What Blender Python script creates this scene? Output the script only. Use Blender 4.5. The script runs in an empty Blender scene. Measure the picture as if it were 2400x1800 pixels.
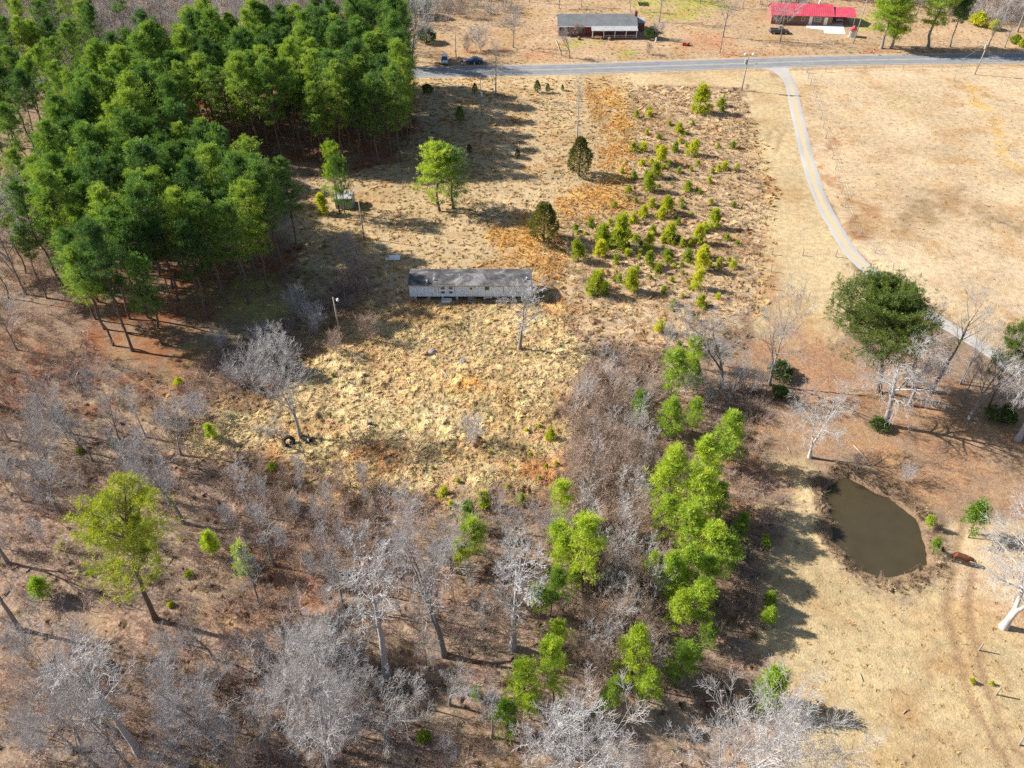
import bpy, math, numpy as np
from mathutils import Vector
R = math.radians
rng = np.random.default_rng(11)
sc = bpy.context.scene
COL = sc.collection
PI = math.pi

# ------------------------------------------------------------------ camera
FPX, PITCH, CAMH = 1922.0, R(41.2), 78.0      # focal length in px of the 2400 px wide photograph
cd = bpy.data.cameras.new('camera'); cam = bpy.data.objects.new('camera', cd); COL.objects.link(cam)
cd.sensor_fit = 'HORIZONTAL'; cd.sensor_width = 36.0; cd.lens = 36.0 * FPX / 2400.0
cd.clip_start = 1.0; cd.clip_end = 12000.0
cam.location = (0, 0, CAMH); cam.rotation_euler = (PI / 2 - PITCH, 0, 0)
sc.camera = cam
# ------------------------------------------------------------------ sky, sun, exposure
SUN_EL, SUN_AZ = R(35.0), R(14.0)            # sun stands over -X, a little beyond the scene
sdir = Vector((-math.cos(SUN_EL) * math.cos(SUN_AZ), math.cos(SUN_EL) * math.sin(SUN_AZ), math.sin(SUN_EL)))
w = bpy.data.worlds.new('World'); sc.world = w; w.use_nodes = True
nt = w.node_tree; bg = nt.nodes['Background']
sky = nt.nodes.new('ShaderNodeTexSky'); sky.sky_type = 'NISHITA'; sky.sun_disc = False
sky.sun_elevation = SUN_EL; sky.sun_rotation = math.atan2(sdir.x, sdir.y)
nt.links.new(sky.outputs[0], bg.inputs[0]); bg.inputs[1].default_value = 0.074
sl = bpy.data.lights.new('sun', 'SUN'); sl.energy = 5.0; sl.angle = R(0.53); sl.color = (1.0, 0.95, 0.87)
so = bpy.data.objects.new('sun', sl); COL.objects.link(so)
so.rotation_euler = sdir.to_track_quat('Z', 'Y').to_euler(); so.location = (-60, 100, 120)
vs = sc.view_settings; vs.view_transform = 'Standard'; vs.look = 'None'; vs.gamma = 1.0; vs.exposure = 1.02
vs.use_curve_mapping = False
sc.cycles.use_denoising = False; sc.cycles.max_bounces = 5; sc.cycles.diffuse_bounces = 3; sc.cycles.transparent_max_bounces = 4
sc.cycles.transmission_bounces = 2; sc.cycles.glossy_bounces = 2

# ------------------------------------------------------------------ survey: photo pixel -> place on the ground
CP, SP = math.cos(PITCH), math.sin(PITCH)
def G(px, py, z=0.0):
    u, v = (px - 1200.0) / FPX, (py - 900.0) / FPX
    dx, dy, dz = u, CP - v * SP, -SP - v * CP
    t = (z - CAMH) / dz
    return np.array((dx * t, dy * t, z))
def GP(pts, z=0.0): return np.array([G(x, y, z)[:2] for x, y in pts])
def pxm(py, z=0.0):                              # px per metre at that row
    p = G(1200, py, z); return FPX / (p[1] * CP + (CAMH - z) * SP)
def height_of(base, top_y):
    b = G(*base); lo, hi = 0.05, 60.0
    for _ in range(40):
        m = (lo + hi) / 2
        yc = (CAMH - m) * CP - b[1] * SP; zc = b[1] * CP + (CAMH - m) * SP
        if 900 + FPX * yc / zc > top_y: lo = m
        else: hi = m
    return lo

# ------------------------------------------------------------------ small maths
def hsh(x, y, s):
    h = (x * 374761393 + y * 668265263 + s * 974634541) & 0xffffffff
    h = ((h ^ (h >> 13)) * 1274126177) & 0xffffffff
    return ((h ^ (h >> 16)) & 0xffff) / 65535.0
def vnoise(x, y, s=0):
    xi, yi = np.floor(x).astype(np.int64), np.floor(y).astype(np.int64)
    fx, fy = x - xi, y - yi
    fx, fy = fx * fx * (3 - 2 * fx), fy * fy * (3 - 2 * fy)
    a, b = hsh(xi, yi, s), hsh(xi + 1, yi, s); c, d = hsh(xi, yi + 1, s), hsh(xi + 1, yi + 1, s)
    return (a + (b - a) * fx) * (1 - fy) + (c + (d - c) * fx) * fy
def fbm(x, y, s=0, o=4):
    v, a, t = 0.0, 1.0, 0.0
    for k in range(o):
        v = v + a * vnoise(x * 2 ** k + 17.3 * k, y * 2 ** k + 5.1 * k, s + k); t += a; a *= 0.55
    return v / t
def poly_sd(P, poly):
    """signed distance, inside positive"""
    n = len(poly); d = np.full(len(P), 1e9); ins = np.zeros(len(P), bool)
    for i in range(n):
        a, b = poly[i], poly[(i + 1) % n]; e = b - a; w_ = P - a
        t = np.clip((w_ @ e) / (e @ e + 1e-9), 0, 1)
        d = np.minimum(d, np.hypot(*(w_ - t[:, None] * e).T))
        c = ((a[1] > P[:, 1]) != (b[1] > P[:, 1]))
        xx = a[0] + (P[:, 1] - a[1]) * e[0] / (e[1] if abs(e[1]) > 1e-9 else 1e-9)
        ins ^= c & (P[:, 0] < xx)
    return np.where(ins, d, -d)
def line_d(P, line):
    d = np.full(len(P), 1e9)
    for a, b in zip(line[:-1], line[1:]):
        e = b - a; w_ = P - a; t = np.clip((w_ @ e) / (e @ e + 1e-9), 0, 1)
        d = np.minimum(d, np.hypot(*(w_ - t[:, None] * e).T))
    return d
def sstep(x, a, b):
    t = np.clip((x - a) / (b - a), 0, 1); return t * t * (3 - 2 * t)
def smooth_line(P, n=8):
    P = np.asarray(P, float); out = []
    Q = np.vstack([2 * P[0] - P[1], P, 2 * P[-1] - P[-2]])
    for i in range(1, len(Q) - 2):
        for k in range(n):
            t = k / n; p0, p1, p2, p3 = Q[i - 1:i + 3]
            out.append(0.5 * (2 * p1 + (p2 - p0) * t + (2 * p0 - 5 * p1 + 4 * p2 - p3) * t * t + (3 * p1 - p0 - 3 * p2 + p3) * t ** 3))
    out.append(P[-1]); return np.array(out)

# ------------------------------------------------------------------ materials
class NT:
    def __init__(s, name):
        s.m = bpy.data.materials.new(name); s.m.use_nodes = True; s.t = s.m.node_tree
        s.b = s.t.nodes['Principled BSDF']; s.out = s.t.nodes['Material Output']
        s.b.inputs['Specular IOR Level'].default_value = 0.2
    def n(s, ty, **kw):
        x = s.t.nodes.new(ty)
        for k, v in kw.items():
            if hasattr(x, k) and not isinstance(v, (int, float)) or k in ('operation', 'blend_type', 'data_type'): setattr(x, k, v)
            else: x.inputs[k].default_value = v
        return x
    def l(s, a, b): s.t.links.new(a, b)
    def noise(s, scale, detail=4, rough=0.6, coord='Object', dist=0.0):
        tc = s.t.nodes.new('ShaderNodeTexCoord'); x = s.t.nodes.new('ShaderNodeTexNoise')
        x.inputs['Scale'].default_value = scale; x.inputs['Detail'].default_value = detail; x.inputs['Roughness'].default_value = rough
        x.inputs['Distortion'].default_value = dist
        s.l(tc.outputs[coord], x.inputs['Vector']); return x.outputs['Fac']
    def ramp(s, fac, stops):
        r = s.t.nodes.new('ShaderNodeValToRGB'); e = r.color_ramp.elements
        while len(e) < len(stops): e.new(0.5)
        for k, (p, c) in enumerate(stops):
            e[k].position = p; e[k].color = (*c, 1) if len(c) == 3 else c
        s.l(fac, r.inputs[0]); return r.outputs[0]
    def mix(s, bt, fac, a, b):
        x = s.t.nodes.new('ShaderNodeMix'); x.data_type = 'RGBA'; x.blend_type = bt
        for sock, v in ((x.inputs[0], fac), (x.inputs[6], a), (x.inputs[7], b)):
            if hasattr(v, 'is_linked'): s.l(v, sock)
            elif isinstance(v, (int, float)): sock.default_value = v
            else: sock.default_value = (*v, 1)
        return x.outputs[2]
    def bump(s, h, strength, dist=0.1):
        x = s.t.nodes.new('ShaderNodeBump'); x.inputs['Strength'].default_value = strength; x.inputs['Distance'].default_value = dist
        s.l(h, x.inputs['Height']); s.l(x.outputs[0], s.b.inputs['Normal'])
def g3(v): return (v, v, v)
def simple(name, c, rough=0.7, var=0.25, scale=3.0, metal=0.0, spec=0.3, coat=0.0):
    s = NT(name); f = s.noise(scale, 5, 0.65)
    v = s.ramp(f, [(0.25, g3(1 - var)), (0.75, g3(1 + var * 0.6))])
    s.l(s.mix('MULTIPLY', 1.0, c, v), s.b.inputs['Base Color'])
    s.b.inputs['Roughness'].default_value = rough; s.b.inputs['Metallic'].default_value = metal
    s.b.inputs['Specular IOR Level'].default_value = spec; s.b.inputs['Coat Weight'].default_value = coat
    return s.m
def ground_mat():
    s = NT('ground_cover'); a = s.n('ShaderNodeAttribute'); a.attribute_name = 'col'
    lit = s.n('ShaderNodeAttribute'); lit.attribute_name = 'litter'
    n1 = s.noise(0.9, 6, 0.7); n2 = s.noise(4.5, 5, 0.75); n3 = s.noise(0.16, 4, 0.6)
    c = s.mix('MULTIPLY', 1.0, a.outputs['Color'], s.ramp(n1, [(0.28, g3(0.66)), (0.72, g3(1.28))]))
    c = s.mix('MULTIPLY', 1.0, c, s.ramp(n2, [(0.25, g3(0.62)), (0.75, g3(1.36))]))
    c = s.mix('MULTIPLY', 1.0, c, s.ramp(n3, [(0.3, (0.9, 0.92, 0.95)), (0.7, (1.1, 1.06, 1.0))]))
    # fallen leaves: pale and rusty flecks
    tc = s.n('ShaderNodeTexCoord'); v = s.n('ShaderNodeTexVoronoi', Scale=4.2); s.l(tc.outputs['Object'], v.inputs['Vector'])
    fl = s.ramp(v.outputs['Color'], [(0.0, (0.10, 0.06, 0.042)), (0.35, (0.21, 0.125, 0.085)), (0.55, (0.32, 0.215, 0.155)), (0.8, (0.50, 0.39, 0.31)), (1.0, (0.08, 0.05, 0.038))])
    mm = s.n('ShaderNodeMath', operation='MULTIPLY'); s.l(lit.outputs['Fac'], mm.inputs[0]); mm.inputs[1].default_value = 0.55
    c = s.mix('MIX', mm.outputs[0], c, fl)
    s.l(c, s.b.inputs['Base Color']); s.b.inputs['Roughness'].default_value = 1.0; s.b.inputs['Specular IOR Level'].default_value = 0.05
    ad = s.n('ShaderNodeMath', operation='ADD'); s.l(n2, ad.inputs[0]); s.l(n1, ad.inputs[1]); s.bump(ad.outputs[0], 0.55, 0.25)
    return s.m
def foliage(name, dark, mid, light, trans=0.25, cl=0.9):
    s = NT(name); oi = s.n('ShaderNodeObjectInfo')
    f = s.noise(cl, 3, 0.6); ad = s.n('ShaderNodeMath', operation='MULTIPLY_ADD')
    s.l(oi.outputs['Random'], ad.inputs[0]); ad.inputs[1].default_value = 0.42
    sb = s.n('ShaderNodeMath', operation='SUBTRACT'); s.l(f, sb.inputs[0]); sb.inputs[1].default_value = 0.21; s.l(sb.outputs[0], ad.inputs[2])
    c = s.ramp(ad.outputs[0], [(0.3, dark), (0.5, mid), (0.72, light)])
    d = s.n('ShaderNodeBsdfDiffuse'); s.l(c, d.inputs[0])
    tr = s.n('ShaderNodeBsdfTranslucent'); s.l(s.mix('MULTIPLY', 1.0, c, (1.15, 1.2, 0.6)), tr.inputs[0])
    gl = s.n('ShaderNodeBsdfGlossy', Roughness=0.5); gl.inputs[0].default_value = (1, 1, 1, 1)
    mx = s.n('ShaderNodeMixShader', Fac=trans); s.l(d.outputs[0], mx.inputs[1]); s.l(tr.outputs[0], mx.inputs[2])
    m2 = s.n('ShaderNodeMixShader', Fac=0.025); s.l(mx.outputs[0], m2.inputs[1]); s.l(gl.outputs[0], m2.inputs[2])
    s.l(m2.outputs[0], s.out.inputs[0]); return s.m
def tinted(name, lo, hi, trans=0.15):
    """ground plants whose colour comes per plant"""
    s = NT(name); a = s.n('ShaderNodeAttribute'); a.attribute_type = 'INSTANCER'; a.attribute_name = 'tint'
    oi = s.n('ShaderNodeObjectInfo'); f = s.noise(7.0, 2, 0.6)
    c = s.mix('MULTIPLY', 1.0, a.outputs['Color'], s.ramp(oi.outputs['Random'], [(0, lo), (1, hi)]))
    c = s.mix('MULTIPLY', 1.0, c, s.ramp(f, [(0.3, g3(0.75)), (0.7, g3(1.2))]))
    d = s.n('ShaderNodeBsdfDiffuse'); s.l(c, d.inputs[0]); tr = s.n('ShaderNodeBsdfTranslucent'); s.l(c, tr.inputs[0])
    mx = s.n('ShaderNodeMixShader', Fac=trans); s.l(d.outputs[0], mx.inputs[1]); s.l(tr.outputs[0], mx.inputs[2])
    s.l(mx.outputs[0], s.out.inputs[0]); return s.m

M = {}
M['ground'] = ground_mat()
M['pine'] = foliage('pine_needles', (0.065, 0.140, 0.036), (0.145, 0.260, 0.045), (0.330, 0.420, 0.055), .36)
M['young'] = foliage('young_pine_needles', (0.15, 0.25, 0.026), (0.31, 0.43, 0.036), (0.48, 0.56, 0.05), .42)
M['sapling'] = foliage('sapling_needles', (0.26, 0.33, 0.03), (0.45, 0.48, 0.036), (0.66, 0.63, 0.05), .45)
M['domepine'] = foliage('dome_pine_needles', (0.10, 0.145, 0.024), (0.17, 0.22, 0.03), (0.30, 0.33, 0.038), .33)
M['oldpine'] = foliage('old_pine_needles', (0.09, 0.145, 0.024), (0.20, 0.265, 0.030), (0.40, 0.42, 0.038), .36)
M['cedar'] = foliage('cedar_foliage', (0.08, 0.085, 0.02), (0.17, 0.16, 0.03), (0.28, 0.24, 0.05), 0.25, 1.6)
M['dkgreen'] = foliage('evergreen_leaves', (0.045, 0.085, 0.022), (0.10, 0.16, 0.03), (0.20, 0.26, 0.045), 0.25)
M['bark'] = simple('pine_bark', (0.16, 0.115, 0.09), 0.95, 0.45, 5.0)
M['greybark'] = simple('grey_bark', (0.25, 0.225, 0.205), 0.95, 0.4, 4.0)
M['twig'] = simple('grey_twigs', (0.40, 0.375, 0.37), 0.95, 0.3, 1.2)
M['paletwig'] = simple('pale_twigs', (0.50, 0.475, 0.46), 0.95, 0.25, 1.2)
M['browntwig'] = simple('brown_twigs', (0.40, 0.30, 0.24), 0.95, 0.35, 1.2)
M['tussock'] = tinted('matted_grass', (0.85, 0.82, 0.75), (1.18, 1.14, 1.05))
M['sedge'] = tinted('broomsedge', (0.85, 0.75, 0.7), (1.2, 1.1, 1.0))
M['brush'] = tinted('bare_brush', (0.7, 0.68, 0.68), (1.25, 1.2, 1.2), 0.0)

# ------------------------------------------------------------------ mesh helpers
def mesh_np(name, V, F, mats, mi=None, smooth=False):
    me = bpy.data.meshes.new(name); V = np.asarray(V, np.float32); F = np.asarray(F, np.int32); k = F.shape[1]
    me.vertices.add(len(V)); me.vertices.foreach_set('co', V.ravel())
    me.loops.add(F.size); me.loops.foreach_set('vertex_index', F.ravel())
    me.polygons.add(len(F)); me.polygons.foreach_set('loop_start', np.arange(0, F.size, k, dtype=np.int32))
    if mi is not None: me.polygons.foreach_set('material_index', np.asarray(mi, np.int32))
    if smooth: me.polygons.foreach_set('use_smooth', np.ones(len(F), bool))
    for m in (mats if isinstance(mats, (list, tuple)) else [mats]): me.materials.append(M[m] if isinstance(m, str) else m)
    me.update(calc_edges=True); me.validate(); return me
def link(name, me, parent=None):
    o = bpy.data.objects.new(name, me); COL.objects.link(o)
    if parent is not None: o.parent = parent
    return o
def tag(o, label=None, cat=None, group=None, kind=None):
    if label: o['label'] = label
    if cat: o['category'] = cat
    if group: o['group'] = group
    if kind: o['kind'] = kind
    return o
def thing(name, label, cat, loc=(0, 0, 0), rz=0.0, group=None):
    o = bpy.data.objects.new(name, None); COL.objects.link(o); o.empty_display_size = 0.3
    o.location = loc; o.rotation_euler = (0, 0, rz); return tag(o, label, cat, group)
class MB:
    def __init__(s): s.v = []; s.f = []
    def add(s, V, F):
        b = len(s.v); s.v += [tuple(map(float, p)) for p in V]; s.f += [tuple(i + b for i in f) for f in F]; return s
    def box(s, cx, cy, cz, sx, sy, sz, rz=0.0, rx=0.0):
        """centre x, y, BOTTOM z; sizes"""
        c, n = math.cos(rz), math.sin(rz); cr, sr = math.cos(rx), math.sin(rx); P = []
        for z in (0, sz):
            for x, y in ((-1, -1), (1, -1), (1, 1), (-1, 1)):
                X, Y, Z = x * sx / 2, y * sy / 2, z
                Y, Z = Y * cr - Z * sr, Y * sr + Z * cr
                P.append((cx + X * c - Y * n, cy + X * n + Y * c, cz + Z))
        return s.add(P, [(3, 2, 1, 0), (4, 5, 6, 7), (0, 1, 5, 4), (1, 2, 6, 5), (2, 3, 7, 6), (3, 0, 4, 7)])
    def tube(s, pts, rad, n=6, cap=True):
        pts = [Vector(p) for p in pts]; rings = []
        for i, p in enumerate(pts):
            d = (pts[min(i + 1, len(pts) - 1)] - pts[max(i - 1, 0)]).normalized()
            a = d.cross(Vector((0, 0, 1)) if abs(d.z) < 0.9 else Vector((1, 0, 0))).normalized(); b = d.cross(a)
            r = rad[i] if hasattr(rad, '__len__') else rad
            rings.append([p + (a * math.cos(2 * PI * k / n) + b * math.sin(2 * PI * k / n)) * r for k in range(n)])
        V = [q for r in rings for q in r]; F = []
        for i in range(len(pts) - 1):
            for k in range(n): F.append((i * n + k, i * n + (k + 1) % n, (i + 1) * n + (k + 1) % n, (i + 1) * n + k))
        if cap: F += [tuple(range(n - 1, -1, -1)), tuple((len(pts) - 1) * n + k for k in range(n))]
        return s.add(V, F)
    def prism(s, poly, y0, y1):
        """polygon in x,z extruded along y"""
        n = len(poly); V = [(x, y0, z) for x, z in poly] + [(x, y1, z) for x, z in poly]
        F = [tuple(range(n)), tuple(range(2 * n - 1, n - 1, -1))] + [(i + n, (i + 1) % n + n, (i + 1) % n, i) for i in range(n)]
        return s.add(V, F)
    def slab(s, quad, th):
        """four corner points, given a thickness downward"""
        q = [Vector(p) for p in quad]; n = (q[1] - q[0]).cross(q[3] - q[0]).normalized() * th
        if n.z < 0: n = -n
        return s.add([*q, *[p - n for p in q]], [(0, 1, 2, 3), (7, 6, 5, 4), (0, 4, 5, 1), (1, 5, 6, 2), (2, 6, 7, 3), (3, 7, 4, 0)])
    def build(s, name, mat, parent=None, smooth=False, bevel=0.0):
        me = bpy.data.meshes.new(name); me.from_pydata(s.v, [], s.f); me.materials.append(M[mat] if isinstance(mat, str) else mat)
        if smooth:
            for p in me.polygons: p.use_smooth = True
        me.update(); o = link(name, me, parent)
        import bmesh
        bm = bmesh.new(); bm.from_mesh(me); bmesh.ops.recalc_face_normals(bm, faces=bm.faces)
        if bevel: bmesh.ops.bevel(bm, geom=[e for e in bm.edges], offset=bevel, segments=2, affect='EDGES', clamp_overlap=True)
        bm.to_mesh(me); bm.free(); return o
def B(name, mat, parent, *box, bevel=0.0): return MB().box(*box).build(name, mat, parent, bevel=bevel)
def copy_tree(o, parent=None):
    c = o.copy(); COL.objects.link(c)
    if parent is not None: c.parent = parent
    for ch in o.children: copy_tree(ch, c)
    return c
def tubes(P, Rd, sides):
    """P (N,K,3), Rd (N,K) -> verts, tri faces"""
    N, K = P.shape[:2]; d = P[:, -1] - P[:, 0]; d /= np.linalg.norm(d, axis=1, keepdims=True) + 1e-9
    ref = np.where(np.abs(d[:, 2:3]) < 0.9, np.array([[0, 0, 1.0]]), np.array([[1.0, 0, 0]]))
    a = np.cross(d, ref); a /= np.linalg.norm(a, axis=1, keepdims=True) + 1e-9; b = np.cross(d, a)
    th = np.arange(sides) * 2 * PI / sides
    off = np.cos(th)[None, :, None] * a[:, None] + np.sin(th)[None, :, None] * b[:, None]       # N,S,3
    V = P[:, :, None] + off[:, None] * Rd[:, :, None, None]                                      # N,K,S,3
    i = np.arange(N)[:, None, None] * K * sides; k = np.arange(K - 1)[None, :, None] * sides; s_ = np.arange(sides)[None, None]
    s2 = (s_ + 1) % sides; A = i + k + s_; Bq = i + k + s2; C = A + sides; D = Bq + sides
    F = np.stack([np.stack([A, Bq, D], -1), np.stack([A, D, C], -1)], -2).reshape(-1, 3)
    return V.reshape(-1, 3), F
def cat_mesh(parts):
    V, F, m, o = [], [], [], 0
    for v, f, k in parts:
        V.append(v); F.append(f + o); m.append(np.full(len(f), k)); o += len(v)
    return np.vstack(V), np.vstack(F), np.concatenate(m)
def unit(v): return v / (np.linalg.norm(v, axis=-1, keepdims=True) + 1e-9)
def tufts(r, C, D, rad, k, width, spread=0.9):
    """needle tufts: k thin triangles round each centre C, biased along D"""
    N = len(C); d = unit(D[:, None] * 0.75 + r.normal(0, spread, (N, k, 3)))
    sd = unit(np.cross(d, r.normal(0, 1, (N, k, 3))))
    L = (rad[:, None] * r.uniform(0.65, 1.15, (N, k)))[..., None]; c = C[:, None] - D[:, None] * 0.05
    v0 = c + d * L * 0.08 - sd * L * width; v1 = c + d * L * 0.5 + sd * L * width; v2 = c + d * L
    V = np.stack([v0, v1, v2], 2).reshape(-1, 3); return V, np.arange(len(V)).reshape(-1, 3)

# ------------------------------------------------------------------ tree makers (each returns trunk mesh, crown mesh)
def make_pine(seed, H, cb, Rc, nb, per, tr, k=8, mats=('pine', 'bark'), r0=0.17, shape='spire', width=0.13, lean=0.0, dead=8, lmin=.55, qs=.33, asym=0.0):
    r = np.random.default_rng(seed); K = 11
    t = np.linspace(0, 1, K); px_ = np.cumsum(r.normal(0, 0.012, K)) * H + lean * t * H; py_ = np.cumsum(r.normal(0, 0.012, K)) * H
    px_ -= px_[0]; py_ -= py_[0]
    T = np.stack([px_, py_, -0.25 + t * (H + 0.1)], 1); rad = r0 * (1 - t) ** 0.75 + 0.015; rad[0] *= 1.35
    tv, tf = tubes(T[None], rad[None], 7)
    def axis(z):
        return np.stack([np.interp(z, T[:, 2], T[:, 0]), np.interp(z, T[:, 2], T[:, 1]), z], -1)
    u = np.sort(r.uniform(0, 1, nb)) ** (0.9 if shape != 'dome' else 0.7); z = cb + u * (H - cb) * 0.985
    if shape == 'spire': prof = (1 - u) ** 0.62 * np.clip(0.55 + u * 1.8, 0, 1) + 0.10
    elif shape == 'round': prof = np.clip(1 - (u * .98) ** 2.4, 0, 1) ** .62 * np.clip(.62 + u * 1.3, 0, 1) + .05
    elif shape == 'dome': prof = np.sqrt(np.clip(1 - (u * 0.93) ** 2.6, 0, 1)) * np.clip(0.55 + u * 1.2, 0, 1)
    else: prof = (1 - u) ** 0.75 * np.clip(0.75 + u * 1.2, 0, 1) + 0.08         # 'cone', foliage down to the ground
    az = np.arange(nb) * 2.399 + r.normal(0, 0.5, nb); L = Rc * prof * r.uniform(lmin, 1.15, nb) * (1 + asym * np.cos(az) * (1.2 - u) - .12 * asym)
    el = R(2) + u * R(52) + r.normal(0, R(9), nb)
    h = np.stack([np.cos(az), np.sin(az), np.zeros(nb)], 1); up = np.array([0, 0, 1.0])
    s_ = np.array([0, 0.35, 0.7, 1.0]); A = axis(z)
    dirv = h * np.cos(el)[:, None] + up * np.sin(el)[:, None]
    bp = A[:, None] + dirv[:, None] * (s_[None, :, None] * L[:, None, None]); bp[..., 2] += (0.10 * L)[:, None] * (s_ ** 2)[None]
    br = (0.012 + 0.018 * L)[:, None] * (1 - 0.8 * s_)[None]
    parts = [(*tubes(bp, br, 3), 1)]
    q = np.clip(1 - np.abs(r.normal(0, qs, (nb, per))), 0.2, 1.0)
    C = A[:, None] + dirv[:, None] * (q * L[:, None])[..., None]; C[..., 2] += 0.10 * L[:, None] * q ** 2
    side = np.cross(dirv, up); side = unit(side)
    C = C + side[:, None] * (r.normal(0, 0.20, (nb, per)) * L[:, None] * (0.4 + q))[..., None] + r.normal(0, tr * 0.45, (nb, per, 3)); C[..., 2] += tr * 0.2
    C = C.reshape(-1, 3); D = unit(np.repeat(dirv, per, 0) + np.array([0, 0, 0.7]) + r.normal(0, 0.3, C.shape))
    lead = axis(np.linspace(H * 0.93, H, 6)) + r.normal(0, 0.08, (6, 3)); C = np.vstack([C, lead]); D = np.vstack([D, np.tile(up, (6, 1))])
    parts.append((*tufts(r, C, D, tr * r.uniform(0.75, 1.25, len(C)), k, width), 0))
    if dead:
        zz = r.uniform(0.25 * cb, cb, dead); a2 = r.uniform(0, 2 * PI, dead); d2 = np.stack([np.cos(a2), np.sin(a2), r.uniform(-.2, .3, dead)], 1)
        ln = r.uniform(0.4, 1.5, dead); A2 = axis(zz); P2 = np.stack([A2, A2 + d2 * ln[:, None]], 1)
        parts.append((*tubes(P2, np.stack([np.full(dead, .03), np.full(dead, .01)], 1), 3), 1))
    V, F, mi = cat_mesh(parts)
    return mesh_np('trunk', tv, tf, [mats[1]], smooth=True), mesh_np('crown', V, F, list(mats), mi)

def make_cedar(seed, H, Rc, n=1500, mats=('cedar', 'bark'), tr=0.28, egg=0.8, lump=0.30, k=6, width=0.18):
    r = np.random.default_rng(seed)
    T = np.array([[0, 0, -0.2], [0, 0, H * 0.5], [0.03 * H, 0, H * 0.95]]); tv, tf = tubes(T[None], np.array([[0.05 * Rc + 0.05, 0.03 * Rc + .03, 0.01]]), 6)
    u = r.uniform(0.03, 1, n) ** 0.85; az = r.uniform(0, 2 * PI, n)
    prof = np.sin(np.clip(u, 0, 1) ** egg * PI * 0.5 + 0.55) * 1.0; prof = np.clip((1 - u) ** 0.55 * (0.55 + 1.2 * np.clip(u, 0, .38)), 0.02, 1)
    lum = 1 + lump * (vnoise(az * 2.2 + 9, u * 9.0, seed) - 0.5) * 2
    q = r.uniform(0.62, 1.0, n) ** 0.5; rad = Rc * prof * lum * q
    C = np.stack([np.cos(az) * rad, np.sin(az) * rad, 0.10 * H + u * H * 0.9], 1) + r.normal(0, tr * 0.3, (n, 3))
    D = unit(np.stack([np.cos(az), np.sin(az), np.full(n, 0.9)], 1))
    parts = [(*tufts(r, C, D, np.full(n, tr) * r.uniform(0.7, 1.3, n), k, width, 0.6), 0)]
    V, F, mi = cat_mesh(parts)
    return mesh_np('trunk', tv, tf, [mats[1]], smooth=True), mesh_np('crown', V, F, list(mats), mi)

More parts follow.
